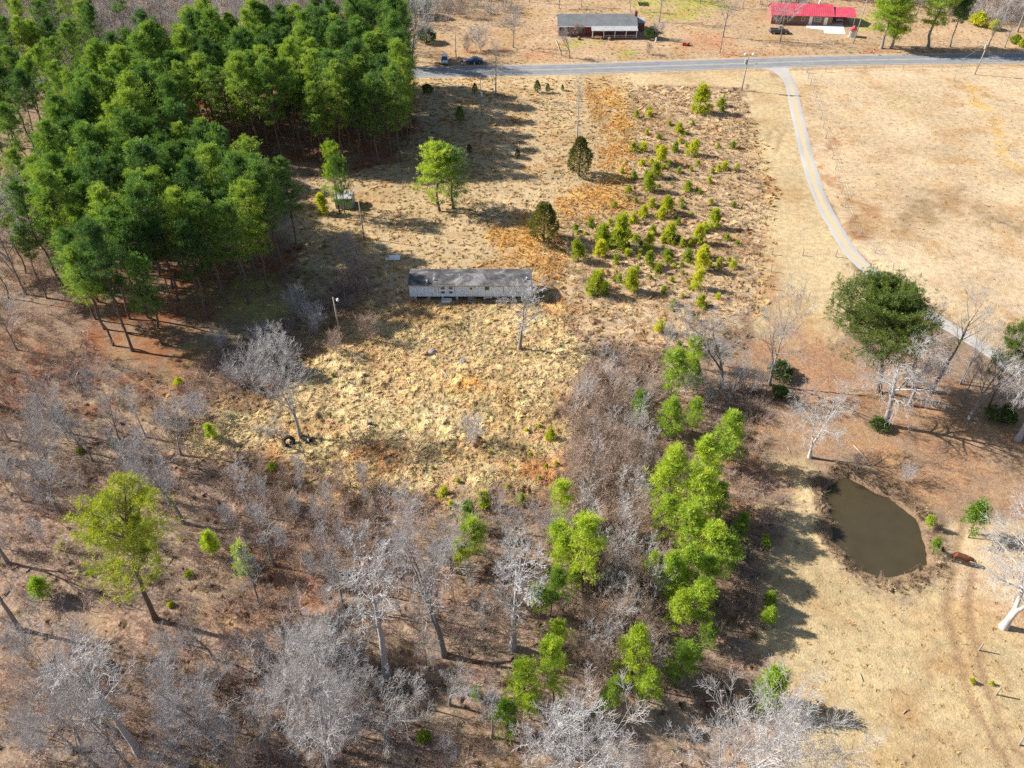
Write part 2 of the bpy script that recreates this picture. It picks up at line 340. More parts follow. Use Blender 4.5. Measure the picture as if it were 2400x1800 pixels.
def make_bare(seed, H, Rc, fork=0.35, n=(12, 7, 7, 5), spread=0.75, droop=0.0, r0=None, mats=('twig', 'greybark'), lean=(0, 0), leads=1, twig=0.009, tall=1.0):
    """bare deciduous tree: trunk mesh and a crown mesh of limbs, branches and twigs"""
    r = np.random.default_rng(seed); r0 = r0 or H * 0.017; K = 9; t = np.linspace(0, 1, K)
    P = []
    for q in range(leads):
        top = np.array([lean[0] * H, lean[1] * H, H]) + (np.array([r.normal(0, 0.16 * H), r.normal(0, 0.16 * H), -abs(r.normal(0, .05 * H))]) if leads > 1 else 0)
        main = np.array([lean[0] * H, lean[1] * H, H]); fk = (np.clip(t - .22, 0, 1) / .78)[:, None] ** 1.05
        c = np.stack([np.zeros(K), np.zeros(K), -0.3 + t * 0.0], 1) + t[:, None] * main[None] + (fk * (top - main)[None] if leads > 1 else 0)
        wob = np.cumsum(r.normal(0, 0.011 * H, (K, 3)), 0) * t[:, None]; wob[:, 2] *= 0.2
        P.append(c + wob)
    P = np.array(P); rad = np.tile((r0 * (1 - t) ** 1.15 * np.where(t > .22, (1.0, .8, .68, .6)[min(leads, 4) - 1], 1.0) + twig)[None], (leads, 1)); rad[:, 0] *= 1.4
    tv, tf = tubes(P, rad, 7); parts = []
    parentP, parentR, plen = P, rad, np.full(leads, H)
    up = np.array([0, 0, 1.0])
    for lev, m in enumerate(n):
        N = len(parentP) * m; Kp = parentP.shape[1]
        t0 = fork if lev == 0 else (0.25 if lev < 3 else 0.1)
        tt = t0 + (1 - t0) * (np.tile(np.arange(m) + 0.5, len(parentP)) / m) * 0.98 + r.uniform(-0.3, 0.3, N) * (1 - t0) / m
        tt = np.clip(tt, 0.02, 0.995); idx = np.repeat(np.arange(len(parentP)), m)
        f = tt * (Kp - 1); i0 = np.minimum(f.astype(int), Kp - 2); fr = (f - i0)[:, None]
        base = parentP[idx, i0] * (1 - fr) + parentP[idx, i0 + 1] * fr; ax = unit(parentP[idx, i0 + 1] - parentP[idx, i0])
        prad = parentR[idx, i0] * (1 - fr[:, 0]) + parentR[idx, i0 + 1] * fr[:, 0]
        az = np.arange(N) * 2.399 + r.normal(0, 0.7, N); a = unit(np.cross(ax, np.where(np.abs(ax[:, 2:3]) < .9, up, np.array([1., 0, 0])))); b = np.cross(ax, a)
        rd_ = a * np.cos(az)[:, None] + b * np.sin(az)[:, None]
        ang = spread * r.uniform(0.6, 1.25, N) if lev == 0 else r.uniform(0.45, 1.05, N)
        d = unit(ax * np.cos(ang)[:, None] + rd_ * np.sin(ang)[:, None])
        if lev == 0:
            hh = (tt - fork) / (1 - fork); L = Rc * (0.55 + 0.75 * np.sin(np.clip(hh, 0, 1) * PI * 0.8 + 0.35)) * r.uniform(0.7, 1.15, N) * (1 - 0.25 * hh) * tall
        else: L = plen[idx] * (0.62 - 0.28 * tt) * r.uniform(0.65, 1.2, N)
        Kc = (6, 5, 3, 2)[min(lev, 3)]; s_ = np.linspace(0, 1, Kc)
        c = base[:, None] + d[:, None] * (s_[None, :, None] * L[:, None, None])
        c[..., 2] += (0.22 - droop) * L[:, None] * (s_ ** 2)[None]
        if Kc > 2:
            wob = np.cumsum(r.normal(0, 0.034, (N, Kc, 3)), 1) * L[:, None, None] * s_[None, :, None]; c = c + wob
        rr = np.maximum(np.minimum(prad * 0.62, L * (.021 if lev == 0 else .014) + twig), twig)
        Rr = np.maximum(rr[:, None] * (1 - 0.8 * s_)[None], twig * 0.75)
        parts.append((*tubes(c, Rr, 5 if lev == 0 else 3), 1 if lev == 0 else 0))
        parentP, parentR, plen = c, Rr, L
    V, F, mi = cat_mesh(parts)
    return mesh_np('trunk', tv, tf, [mats[1]], smooth=True), mesh_np('crown', V, F, list(mats), mi)

_rs = np.random.default_rng(5)
def plant(name, protos, x, y, scale, label, cat, group=None, i=None, rz=None, zs=1.0, z=0.0, flat=False):
    tm, cm = protos[i if i is not None else int(_rs.integers(len(protos)))]
    o = thing(name, label, cat, (x, y, z), _rs.uniform(0, 2 * PI) if rz is None else rz, group)
    o.scale = (scale, scale, scale * zs)
    link('trunk', tm, o); link('crown', cm, o); return o

# ================================================================== SETTING: terrain
ROAD = smooth_line(GP([(-900, 214), (300, 190), (700, 179), (990, 170), (1281, 163.5), (1600, 153.5), (2000, 141.5), (2400, 136), (2900, 131), (4200, 122)]), 6)
DRIVE = smooth_line(GP([(1812, 154), (1831, 166), (1850, 192), (1859, 224), (1866, 260), (1875, 297), (1884, 336), (1893, 376), (1904, 412), (1916, 449), (1933, 488), (1953, 524), (1976, 564), (2003, 602), (2052, 647), (2120, 700), (2215, 760), (2287, 803), (2360, 850), (2420, 886), (2560, 960), (2800, 1080)]), 6)
POND = smooth_line(np.vstack([GP([(1922, 1146), (1954, 1124), (1976, 1110), (2009, 1121), (2052, 1142), (2085, 1157), (2117, 1179), (2143, 1200), (2161, 1222), (2175, 1261), (2182, 1319), (2157, 1334), (2121, 1348), (2092, 1357), (2052, 1348), (2009, 1327), (1983, 1294), (1954, 1265), (1945, 1233), (1947, 1200), (1933, 1172)]), GP([(1922, 1146)])]), 3)[:-1]
STAND = GP([(965, 200), (968, 380), (835, 396), (705, 400), (545, 366), (470, 352), (455, 400), (500, 480), (600, 552), (690, 575), (697, 662), (640, 692), (500, 738), (375, 828), (290, 852), (215, 830), (150, 660), (165, 500), (200, 400), (290, 272), (450, 218), (640, 192), (850, 195)])
GOLD = GP([(690, 790), (780, 755), (960, 715), (1240, 705), (1320, 740), (1370, 850), (1345, 1000), (1325, 1140), (1200, 1195), (1000, 1185), (820, 1160), (640, 1110), (480, 1040), (450, 970), (550, 930), (650, 920), (720, 850)])
SCRUB = GP([(1480, 200), (1735, 215), (1768, 360), (1786, 470), (1780, 590), (1762, 720), (1700, 800), (1560, 880), (1400, 810), (1330, 740), (1260, 690), (1290, 600), (1350, 510), (1470, 480), (1490, 350), (1470, 250)])
UPPER = GP([(900, 180), (1480, 185), (1500, 350), (1470, 480), (1350, 510), (1290, 600), (1260, 690), (940, 710), (780, 750), (700, 640), (690, 560), (720, 420), (960, 380)])
WOODS = GP([(-500, 800), (290, 860), (500, 920), (470, 1020), (620, 1110), (820, 1165), (1000, 1190), (1190, 1200), (1330, 1140), (1350, 1000), (1375, 850), (1480, 800), (1600, 850), (1700, 890), (1800, 915), (1800, 1100), (1810, 1500), (1840, 1700), (1760, 2100), (-700, 2100)])
SEDGE = [GP([(1372, 205), (1432, 205), (1462, 290), (1482, 330), (1470, 380), (1440, 380), (1430, 310)]), GP([(1435, 380), (1470, 385), (1475, 475), (1380, 520), (1300, 500), (1340, 455), (1440, 430)]),
         GP([(1150, 535), (1240, 500), (1300, 560), (1325, 590), (1315, 655), (1265, 680), (1252, 630), (1160, 618)]), GP([(1050, 872), (1115, 868), (1135, 905), (1090, 925), (1055, 905)]), GP([(790, 560), (845, 555), (860, 585), (810, 605)]),
         GP([(1275, 700), (1320, 700), (1330, 735), (1290, 740)])]
def blob(x, y, rx, ry, n=10): return GP([(x + rx * math.cos(2 * PI * k / n), y + ry * math.sin(2 * PI * k / n)) for k in range(n)])
C_ = dict(far=(.24, .17, .115), yard=(.40, .28, .17), lawn=(.33, .30, .085), clay=(.43, .225, .125), field=(.42, .315, .185), verge=(.46, .345, .20), pasture=(.49, .37, .235),
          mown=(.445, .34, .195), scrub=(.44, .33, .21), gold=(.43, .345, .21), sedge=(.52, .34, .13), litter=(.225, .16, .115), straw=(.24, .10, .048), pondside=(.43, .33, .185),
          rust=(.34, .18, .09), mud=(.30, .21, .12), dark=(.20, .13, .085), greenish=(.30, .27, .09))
ZONES = [  # polygon, colour, edge softness (m), ragged edge (m), litter
    (GP([(-900, -250), (3300, -250), (3300, 160), (-900, 200)]), 'yard', 3, 3, 0), (GP([(-300, -250), (960, -250), (940, 110), (300, 160), (-300, 180)]), 'far', 5, 5, .3),
    (GP([(1480, -60), (1740, -60), (1700, 22), (1620, 48), (1540, 45), (1500, 30)]), 'lawn', 2, 4, 0), (GP([(1330, 92), (1420, 95), (1400, 110), (1330, 112)]), 'lawn', 2, 2, 0), (blob(1470, 125, 40, 8), 'lawn', 3, 2, 0), (GP([(1990, 40), (2040, 35), (2050, 75), (2000, 72)]), 'lawn', 2, 2, 0),
    (blob(1660, 100, 70, 20), 'clay', 4, 3, 0), (blob(1280, 132, 60, 12), 'clay', 3, 3, 0), (blob(1150, 120, 60, 15), 'rust', 3, 3, .2), (blob(2110, 122, 140, 8), 'rust', 2, 2, .3), (blob(1760, 128, 60, 12), 'clay', 3, 3, 0),
    (UPPER, 'field', 3, 3, 0), (SCRUB, 'scrub', 2, 2, 0), (GP([(930, 178), (1800, 165), (1800, 205), (1480, 200), (1340, 205), (930, 205)]), 'verge', 1.5, 1.0, 0),
    (GP([(1730, 180), (1850, 180), (1890, 400), (1990, 610), (2060, 700), (1960, 800), (1790, 830), (1765, 760), (1785, 590), (1790, 470), (1770, 360), (1745, 215)]), 'mown', 1.0, 0.8, 0),
    (blob(1808, 600, 40, 30), 'rust', 5, 3, 0), (blob(1805, 680, 25, 40), 'rust', 5, 3, 0),
    (GP([(1850, 165), (2450, 150), (3300, 150), (3300, 1000), (2600, 960), (2410, 870), (2220, 745), (2060, 640), (1990, 560), (1935, 470), (1905, 380), (1885, 300)]), 'pasture', 1.0, 0.8, 0),
    (blob(1808, 440, 14, 18), 'rust', 2, 1, 0), (blob(1755, 300, 6, 90), 'verge', 1, 1, 0),
    (GP([(1915, 310), (1940, 320), (1975, 430), (2010, 480), (2060, 560), (2040, 600), (1990, 520), (1950, 420)]), 'rust', 3, 4, 0), (GP([(2240, 185), (2262, 190), (2330, 280), (2400, 400), (2380, 410), (2300, 290)]), 'sedge', 2.5, 3, 0),
    (blob(2130, 240, 60, 30), 'verge', 6, 5, 0), (blob(2200, 500, 150, 60), 'mud', 14, 8, 0),
    (GP([(1765, 830), (1820, 770), (1950, 770), (2200, 850), (2600, 1000), (2700, 1290), (2420, 1300), (2210, 1230), (2000, 1100), (1880, 1090), (1800, 1000)]), 'rust', 5, 4, .45),
    (GP([(1800, 1060), (1900, 1120), (1960, 1300), (2090, 1370), (2200, 1330), (2260, 1240), (2700, 1290), (2900, 2200), (1760, 2200), (1840, 1700), (1810, 1500)]), 'pondside', 3, 3, 0.05),
    (GP([(2240, 1240), (2420, 1260), (2450, 1500), (2310, 1480), (2250, 1380)]), 'pasture', 4, 3, .1), (GP([(2330, 1430), (2460, 1420), (2480, 1560), (2380, 1540)]), 'rust', 3, 3, .3),
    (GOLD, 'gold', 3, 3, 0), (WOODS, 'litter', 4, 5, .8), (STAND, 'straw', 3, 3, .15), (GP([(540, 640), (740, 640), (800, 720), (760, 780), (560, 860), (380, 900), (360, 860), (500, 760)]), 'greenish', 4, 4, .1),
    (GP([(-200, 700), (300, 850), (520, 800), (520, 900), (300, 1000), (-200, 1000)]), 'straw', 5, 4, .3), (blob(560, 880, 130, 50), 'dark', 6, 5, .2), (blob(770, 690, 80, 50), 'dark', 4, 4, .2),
    (blob(880, 1110, 80, 25), 'rust', 6, 5, .1), (blob(620, 1070, 70, 22), 'rust', 7, 5, .1), (blob(1250, 1090, 70, 40), 'rust', 5, 5, 0), (GP([(560, 1260), (760, 1230), (800, 1400), (600, 1480), (520, 1400)]), 'straw', 6, 4, .5),
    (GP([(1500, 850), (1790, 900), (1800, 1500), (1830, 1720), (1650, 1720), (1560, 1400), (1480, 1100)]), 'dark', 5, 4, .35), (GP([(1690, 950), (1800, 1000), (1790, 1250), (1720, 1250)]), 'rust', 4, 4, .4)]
ZONES += [(p, 'sedge', 3.5, 2.5, 0) for p in SEDGE]
def zone_colour(P):
    N = len(P); c = np.tile(np.array(C_['far']), (N, 1)); lit = np.full(N, 0.3)
    n1, n2 = fbm(P[:, 0] / 7, P[:, 1] / 7, 3) - .5, fbm(P[:, 0] / 7 + 40, P[:, 1] / 7, 9) - .5
    n3, n4 = fbm(P[:, 0] / 2, P[:, 1] / 2, 13) - .5, fbm(P[:, 0] / 2 + 40, P[:, 1] / 2, 19) - .5
    n5 = fbm(P[:, 0] / 3.1, P[:, 1] / 3.1, 23, 5)
    for poly, name, soft, rag, L in ZONES:
        lo, hi = poly.min(0) - soft - 2 * rag, poly.max(0) + soft + 2 * rag
        k = np.nonzero(((P > lo) & (P < hi)).all(1))[0]
        if not len(k): continue
        Q = P[k] + np.stack([n1[k], n2[k]], 1) * rag * 3.2 + np.stack([n3[k], n4[k]], 1) * rag * 1.2
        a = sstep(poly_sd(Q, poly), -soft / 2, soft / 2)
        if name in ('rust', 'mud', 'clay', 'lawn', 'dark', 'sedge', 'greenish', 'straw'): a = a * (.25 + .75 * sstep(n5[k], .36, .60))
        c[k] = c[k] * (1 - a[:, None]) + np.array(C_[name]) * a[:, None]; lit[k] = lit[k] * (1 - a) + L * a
    # drifts of straw and of rusty leaves on the wood floor
    wd = sstep(lit, .25, .6); q = sstep(fbm(P[:, 0] / 6.5, P[:, 1] / 6.5, 41, 5), .50, .62) * wd * .85; c = c * (1 - q[:, None]) + np.array((.33, .25, .165)) * q[:, None]; lit = lit * (1 - .5 * q)
    q = sstep(fbm(P[:, 0] / 5 + 70, P[:, 1] / 5, 43, 5), .54, .66) * wd * .8; c = c * (1 - q[:, None]) + np.array((.25, .155, .10)) * q[:, None]
    # natural patchiness of the plants themselves
    g = fbm(P[:, 0] / 11, P[:, 1] / 11, 31) - .5; c = c * (1 + g[:, None] * np.array([.45, .5, .6])[None])
    g = np.clip(fbm(P[:, 0] / 5, P[:, 1] / 5, 37) - .52, 0, 1) * 2.2; c = c * (1 - g[:, None]) + np.array((.36, .21, .09)) * g[:, None]
    return c, lit
# worn tracks
TRACKS = [smooth_line(GP(q), 5) for q in ([(2235, 1330), (2222, 1400), (2224, 1450), (2240, 1510), (2270, 1620), (2320, 1720), (2370, 1800), (2400, 1860)], [(2280, 1330), (2272, 1420), (2285, 1500), (2310, 1590), (2350, 1700), (2400, 1780)],
          [(1800, 330), (1812, 300), (1822, 305)], [(1820, 355), (1832, 320), (1842, 305)], [(2240, 1130), (2235, 1180), (2255, 1230), (2240, 1300)])]
def axis_grid(a, b, d, far): 
    inner = np.arange(a, b + d * .5, d); g = np.cumsum(np.minimum(d * 1.35 ** np.arange(1, 40), 400)); g = g[g < far]
    return np.concatenate([(a - g)[::-1], inner, b + g])
xs = axis_grid(-150, 150, 0.55, 4000)
ys = np.concatenate([axis_grid(24, 300, 0.55, 4000)])
X, Y = np.meshgrid(xs, ys); P = np.stack([X.ravel(), Y.ravel()], 1)
near = (np.abs(P[:, 0]) < 200) & (P[:, 1] > -40) & (P[:, 1] < 400)
col, lit = np.tile(np.array(C_['far']), (len(P), 1)), np.full(len(P), .3)
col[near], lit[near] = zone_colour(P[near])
droad, ddrive = np.full(len(P), 99.0), np.full(len(P), 99.0)
droad[near] = line_d(P[near], ROAD); ddrive[near] = line_d(P[near], DRIVE)
Z = np.zeros(len(P))
rough_ = np.zeros(len(P))
for poly, amp in ((GOLD, .16), (SCRUB, .14), (UPPER, .08), (WOODS, .12)):
    rough_[near] = np.maximum(rough_[near], amp * sstep(poly_sd(P[near], poly), 0, 3))
calm = sstep(np.minimum(droad - 5, ddrive - 3), 0, 2)
lump_ = np.zeros(len(P)); lump_[near] = fbm(P[near, 0] / 1.3, P[near, 1] / 1.3, 51, 3) - .5
Z = rough_ * calm * lump_ * 2
sp = np.full(len(P), -99.0); sp[near] = poly_sd(P[near] + (np.stack([fbm(P[near, 0] / 2.2, P[near, 1] / 2.2, 5), fbm(P[near, 0] / 2.2, P[near, 1] / 2.2, 8)], 1) - .5) * 1.2, POND)
Z = Z - 1.3 * sstep(sp, -0.9, 2.2) + 0.18 * sstep(sp, -3.5, -1.0) * sstep(-sp, 0.6, 1.4)
wet = sstep(sp, -1.6, -0.1)[:, None]; col = col * (1 - wet) + np.array((.20, .135, .085)) * wet
ditch = sstep(-np.abs(np.abs(droad) - 5.4), -1.4, 0) * near; Z -= ditch * 0.22 * (ddrive > 4)
sh = (sstep(-droad, -5.2, -3.6) * near)[:, None] * .6; col = col * (1 - sh) + np.array((.50, .37, .235)) * sh
for k, tr_ in enumerate(TRACKS):
    d = np.full(len(P), 99.0); d[near] = line_d(P[near], tr_); a = sstep(-d, -0.75, -0.15)[:, None] * (.75 if k in (0, 1, 4) else .5)
    col = col * (1 - a) + np.array((.27, .17, .10)) * a; Z -= a[:, 0] * .08
nx, ny = len(xs), len(ys); i = (np.arange(ny - 1)[:, None] * nx + np.arange(nx - 1)[None]).ravel()
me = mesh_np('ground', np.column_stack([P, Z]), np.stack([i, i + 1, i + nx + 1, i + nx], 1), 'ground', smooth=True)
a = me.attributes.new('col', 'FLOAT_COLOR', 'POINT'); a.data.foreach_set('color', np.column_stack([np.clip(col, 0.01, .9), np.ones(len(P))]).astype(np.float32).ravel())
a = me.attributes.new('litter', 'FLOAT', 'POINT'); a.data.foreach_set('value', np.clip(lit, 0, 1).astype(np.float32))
tag(link('ground', me), kind='structure')
def ground_z(x, y):
    ix = np.clip(np.searchsorted(xs, x), 0, nx - 1); iy = np.clip(np.searchsorted(ys, y), 0, ny - 1); return Z.reshape(ny, nx)[iy, ix]

# ------------------------------------------------------------------ road, drive, pond
def ribbon(line, half, z, cols=2, j=0.0, s=1):
    d = np.gradient(line, axis=0); d = unit(d); nrm = np.stack([-d[:, 1], d[:, 0]], 1); n = len(line)
    u = np.linspace(-1, 1, cols); hw = np.full(n, half) if np.isscalar(half) else half
    if j: hw = hw + (fbm(np.arange(n) * .7, np.zeros(n), s) - .5) * j * 2
    V = line[:, None] + nrm[:, None] * (u[None, :, None] * hw[:, None, None]); V = np.concatenate([V, np.full((n, cols, 1), z)], 2).reshape(-1, 3)
    i = (np.arange(n - 1)[:, None] * cols + np.arange(cols - 1)[None]).ravel(); return V, np.stack([i, i + cols, i + cols + 1, i + 1], 1), np.tile(u, n)
def resample(line, step):
    s = np.concatenate([[0], np.cumsum(np.hypot(*np.diff(line, axis=0).T))]); t = np.arange(0, s[-1], step); return np.stack([np.interp(t, s, line[:, 0]), np.interp(t, s, line[:, 1])], 1)
s = NT('asphalt'); n1, n2 = s.noise(0.35, 5, .65), s.noise(12, 3, .7)
c = s.ramp(n1, [(0.3, (0.175, 0.18, 0.19)), (0.7, (0.25, 0.25, 0.255))]); c = s.mix('MULTIPLY', 1.0, c, s.ramp(n2, [(.25, g3(.82)), (.75, g3(1.15))]))
a = s.n('ShaderNodeAttribute'); a.attribute_name = 'across'; ab = s.n('ShaderNodeMath', operation='ABSOLUTE'); s.l(a.outputs['Fac'], ab.inputs[0])
wv = s.n('ShaderNodeMath', operation='MULTIPLY_ADD'); s.l(s.noise(.8, 5, .7), wv.inputs[0]); wv.inputs[1].default_value = .30; sc2 = s.n('ShaderNodeMath', operation='MULTIPLY'); s.l(ab.outputs[0], sc2.inputs[0]); sc2.inputs[1].default_value = .75; s.l(sc2.outputs[0], wv.inputs[2])
c = s.mix('MIX', s.ramp(wv.outputs[0], [(.85, g3(0)), (.95, g3(1))]), c, (.42, .31, .20))
tr_ = s.ramp(ab.outputs[0], [(.2, g3(1.0)), (.36, g3(.88)), (.55, g3(1.04)), (.74, g3(.88)), (.9, g3(1.0))]); c = s.mix('MULTIPLY', 1.0, c, tr_)
s.l(c, s.b.inputs['Base Color']); s.b.inputs['Roughness'].default_value = .9; M['asphalt'] = s.m
s = NT('gravel'); a = s.n('ShaderNodeAttribute'); a.attribute_name = 'across'
ab = s.n('ShaderNodeMath', operation='ABSOLUTE'); s.l(a.outputs['Fac'], ab.inputs[0])
n1, n2, n3 = s.noise(.55, 6, .7), s.noise(9, 4, .75), s.noise(.08, 3, .5)
wv = s.n('ShaderNodeMath', operation='MULTIPLY_ADD'); s.l(n1, wv.inputs[0]); wv.inputs[1].default_value = 1.0; s.l(ab.outputs[0], wv.inputs[2])
c = s.mix('MULTIPLY', 1.0, s.ramp(n3, [(.35, (.35, .335, .315)), (.65, (.43, .41, .385))]), s.ramp(n2, [(.25, g3(.7)), (.75, g3(1.22))]))
mid = s.ramp(wv.outputs[0], [(.66, g3(1)), (.86, g3(0))]); gr = s.n('ShaderNodeAttribute'); gr.attribute_name = 'grassy'
mm = s.n('ShaderNodeMath', operation='MULTIPLY'); s.l(mid, mm.inputs[0]); s.l(gr.outputs['Fac'], mm.inputs[1])
c = s.mix('MIX', mm.outputs[0], c, s.mix('MULTIPLY', 1.0, (.50, .38, .22), s.ramp(n2, [(.25, g3(.75)), (.75, g3(1.2))])))
e2 = s.n('ShaderNodeMath', operation='MULTIPLY'); s.l(wv.outputs[0], e2.inputs[0]); e2.inputs[1].default_value = .58; edge = s.ramp(e2.outputs[0], [(.78, g3(0)), (.90, g3(1))]); c = s.mix('MIX', edge, c, (.44, .33, .18))
s.l(c, s.b.inputs['Base Color']); s.b.inputs['Roughness'].default_value = 1; s.bump(n2, .4, .05); M['gravel'] = s.m
M['yellow'] = simple('yellow_line_paint', (.52, .47, .30), .7, .35, 2.0); M['white_line'] = simple('white_line_paint', (.58, .57, .54), .7, .4, 2.0)
RL = resample(ROAD, 2.0)
V, F, u = ribbon(RL, 3.6, .035, 9); road = link('road', mesh_np('road', V, F, 'asphalt', smooth=True)); a = road.data.attributes.new('across', 'FLOAT', 'POINT'); a.data.foreach_set('value', u.astype(np.float32)); tag(road, kind='structure')
def offset(line, o): d = unit(np.gradient(line, axis=0)); return line + np.stack([-d[:, 1], d[:, 0]], 1) * o
for nm, o, wd, mt in (('centre_line', .14, .06, 'yellow'), ('centre_line', -.14, .06, 'yellow'), ('edge_line', 3.1, .06, 'white_line'), ('edge_line', -3.1, .06, 'white_line')):
    V, F, u = ribbon(offset(RL, o), wd, .041, 2); link(nm, mesh_np(nm, V, F, mt), road)
DL = resample(DRIVE, 1.0); hw = 1.62 + 3.2 * np.exp(-np.arange(len(DL)) / 3.2)
V, F, u = ribbon(DL, hw, .025, 7, .22, 4); me = mesh_np('gravel_drive', V, F, 'gravel', smooth=True)
V2 = V.reshape(-1, 7, 3); V2[:, 0, 2] = V2[:, 6, 2] = -.03; me.vertices.foreach_set('co', V.astype(np.float32).ravel())
a = me.attributes.new('across', 'FLOAT', 'POINT'); a.data.foreach_set('value', u.astype(np.float32))
gy = np.repeat(sstep(-DL[:, 1], -215, -190), 7) * np.repeat(1 - .75 * sstep(-DL[:, 1], -122, -112), 7)
a = me.attributes.new('grassy', 'FLOAT', 'POINT'); a.data.foreach_set('value', gy.astype(np.float32))
tag(link('gravel_drive', me), kind='structure')
s = NT('pond_water'); n1 = s.noise(.5, 3, .5); s.l(s.ramp(n1, [(.3, (.050, .040, .022)), (.7, (.058, .046, .026))]), s.b.inputs['Base Color'])
s.b.inputs['Roughness'].default_value = .05; s.b.inputs['Specular IOR Level'].default_value = .5; s.b.inputs['IOR'].default_value = 1.33; s.bump(s.noise(1.8, 3, .5), .06, .05); M['water'] = s.m
c0 = POND.mean(0); big = c0 + (POND - c0) * 1.13; V = np.vstack([[*c0, -.42], np.column_stack([big, np.full(len(big), -.42)])])
n = len(big); tag(link('pond', mesh_np('pond', V, np.array([(0, 1 + k, 1 + (k + 1) % n) for k in range(n)]), 'water')), kind='structure')

# ================================================================== TREES
PINES = [make_pine(100 + k, 20.0, 10.0 + 1.0 * (k % 3), 3.3 + .3 * (k % 2), 74, 28, .44, 9, r0=.17, width=.085, lmin=.3, qs=.22, shape='round') for k in range(6)]
EDGEPINES = [make_pine(120 + k, 20.0, 7.5 + k, 3.6, 84, 28, .44, 9, r0=.2, dead=9, width=.085, lmin=.3, qs=.22, shape='round') for k in range(3)]
MIDPINES = [make_pine(140 + k, 9.0, 2.0, 2.35, 40, 20, .42, 12, ('young', 'bark'), .10, 'spire' if k % 2 else 'dome', .075, dead=4, lmin=.45, qs=.26) for k in range(5)]
YOUNG = [make_pine(160 + k, 4.0, .5, 1.25, 28, 11, .42, 13, ('young', 'bark'), .05, 'cone', .085, dead=0) for k in range(4)]
SAPS = [make_pine(180 + k, 1.9, .1, .95, 24, 8, .40, 15, ('sapling', 'bark'), .03, 'cone', .095, dead=0, lmin=.4) for k in range(5)]
TALLSAPS = [make_pine(190 + k, 3.6, .2, 1.3, 46, 9, .46, 15, ('sapling', 'bark'), .05, 'cone', .095, dead=0, lmin=.4) for k in range(4)]
BIGPINES = [make_pine(210, 20.0, 11.0, 8.4, 170, 46, .58, 14, ('domepine', 'bark'), .36, 'dome', .065, 0, 10, .4, .2, .42), make_pine(215, 19.0, 6.5, 5.8, 58, 30, .52, 15, ('oldpine', 'bark'), .30, 'dome', .065, 0, 12, .3, .2, .3)]
YARDPINES = [make_pine(230 + k, 16.0, 3.4 + 2 * k, 4.4, 80, 24, .62, 13, (('young', 'pine')[k > 0], 'greybark'), .34, 'dome', .075) for k in range(3)]
PAIRPINE = [make_pine(240 + k, 12.0, 1.7, 3.9, 56, 22, .46, 12, ('young' if k else 'pine', 'bark'), .2, 'dome', .075, lmin=.4, qs=.22) for k in range(2)]
CEDARS = [make_cedar(300 + k, 6.5, 2.3, 1900) for k in range(2)]
CONES = [make_cedar(310 + k, 2.4, .8, 420, ('dkgreen', 'bark'), .2) for k in range(2)]
SHRUB = [make_cedar(320 + k, 2.4, 1.9, 700, ('dkgreen', 'bark'), .34, lump=.5) for k in range(2)]
BUSH = [make_cedar(330 + k, 1.6, 1.1, 420, ('sapling', 'bark'), .3, lump=.6) for k in range(2)]
BARE_BIG = [make_bare(400, 14, 5.0, .28, (13, 7, 6, 6), .85), make_bare(402, 15, 4.2, .32, (11, 7, 6, 5), .7, leads=2), make_bare(404, 12, 5.2, .22, (14, 7, 6, 6), .95, .12, mats=('paletwig', 'greybark')), make_bare(406, 13, 4.5, .30, (9, 7, 7, 6), .8, .0, mats=('paletwig', 'twig'), leads=3)]
BARE_TALL = [make_bare(420, 14, 2.6, .35, (16, 6, 6, 4), .75), make_bare(421, 13, 2.2, .4, (15, 6, 6, 4), .6, mats=('paletwig', 'twig')), make_bare(423, 14, 3.0, .35, (14, 6, 6, 4), .7, leads=2)]
BARE_DROOP = [make_bare(430, 12, 4.6, .25, (20, 8, 7, 4), 1.15, .42, r0=.34, mats=('paletwig', 'twig')), make_bare(431, 11, 4.2, .35, (14, 7, 7, 4), 1.1, .25, r0=.30, mats=('paletwig', 'paletwig'), leads=2)]
BARE_LEAN = [make_bare(440, 17, 3.6, .5, (12, 6, 6, 4), .7, 0, r0=.3, mats=('twig', 'bark'))]
BARE_MID = [make_bare(462, 9, 3.0, .38, (12, 6, 6, 5), .75, r0=.2, twig=.013, mats=('paletwig', 'greybark'))]
SAPL = [make_bare(450 + k, 5.5, 1.5, .2, (11, 6, 5), .6, r0=.045, twig=.010, leads=1 + (k % 3), mats=(('paletwig', 'browntwig', 'twig')[k % 3],) * 2) for k in range(6)]
SHRUBB = [make_bare(470 + k, 2.6, 1.3, .08, (9, 6, 5), .7, r0=.03, twig=.009, leads=4, mats=(('twig', 'browntwig', 'paletwig')[k],) * 2) for k in range(3)]

# --- the pine stand
cells = []
lo, hi = STAND.min(0), STAND.max(0); st = 4.3
for q, y in enumerate(np.arange(lo[1], hi[1], st * .9)):
    for x in np.arange(lo[0] + (q % 2) * st / 2, hi[0], st): cells.append((x, y))
cells = np.array(cells) + rng.uniform(-.9, .9, (len(cells), 2)); sd_ = poly_sd(cells, STAND); cells, sd_ = cells[sd_ > -.3], sd_[sd_ > -.3]
print('STAND TREES', len(cells))
for (x, y), d in zip(cells, sd_):
    edge = d < 3.2 and y < 190
    h = rng.uniform(.76, 1.06)
    plant('plantation_pine', EDGEPINES if edge else PINES, x, y, h, 'low limbed pine on the open edge of the tall pine stand' if edge else 'tall straight pine inside the dense green stand', 'pine tree', 'edge pines of the tall stand' if edge else 'inner pines of the tall stand', zs=rng.uniform(.95, 1.05))
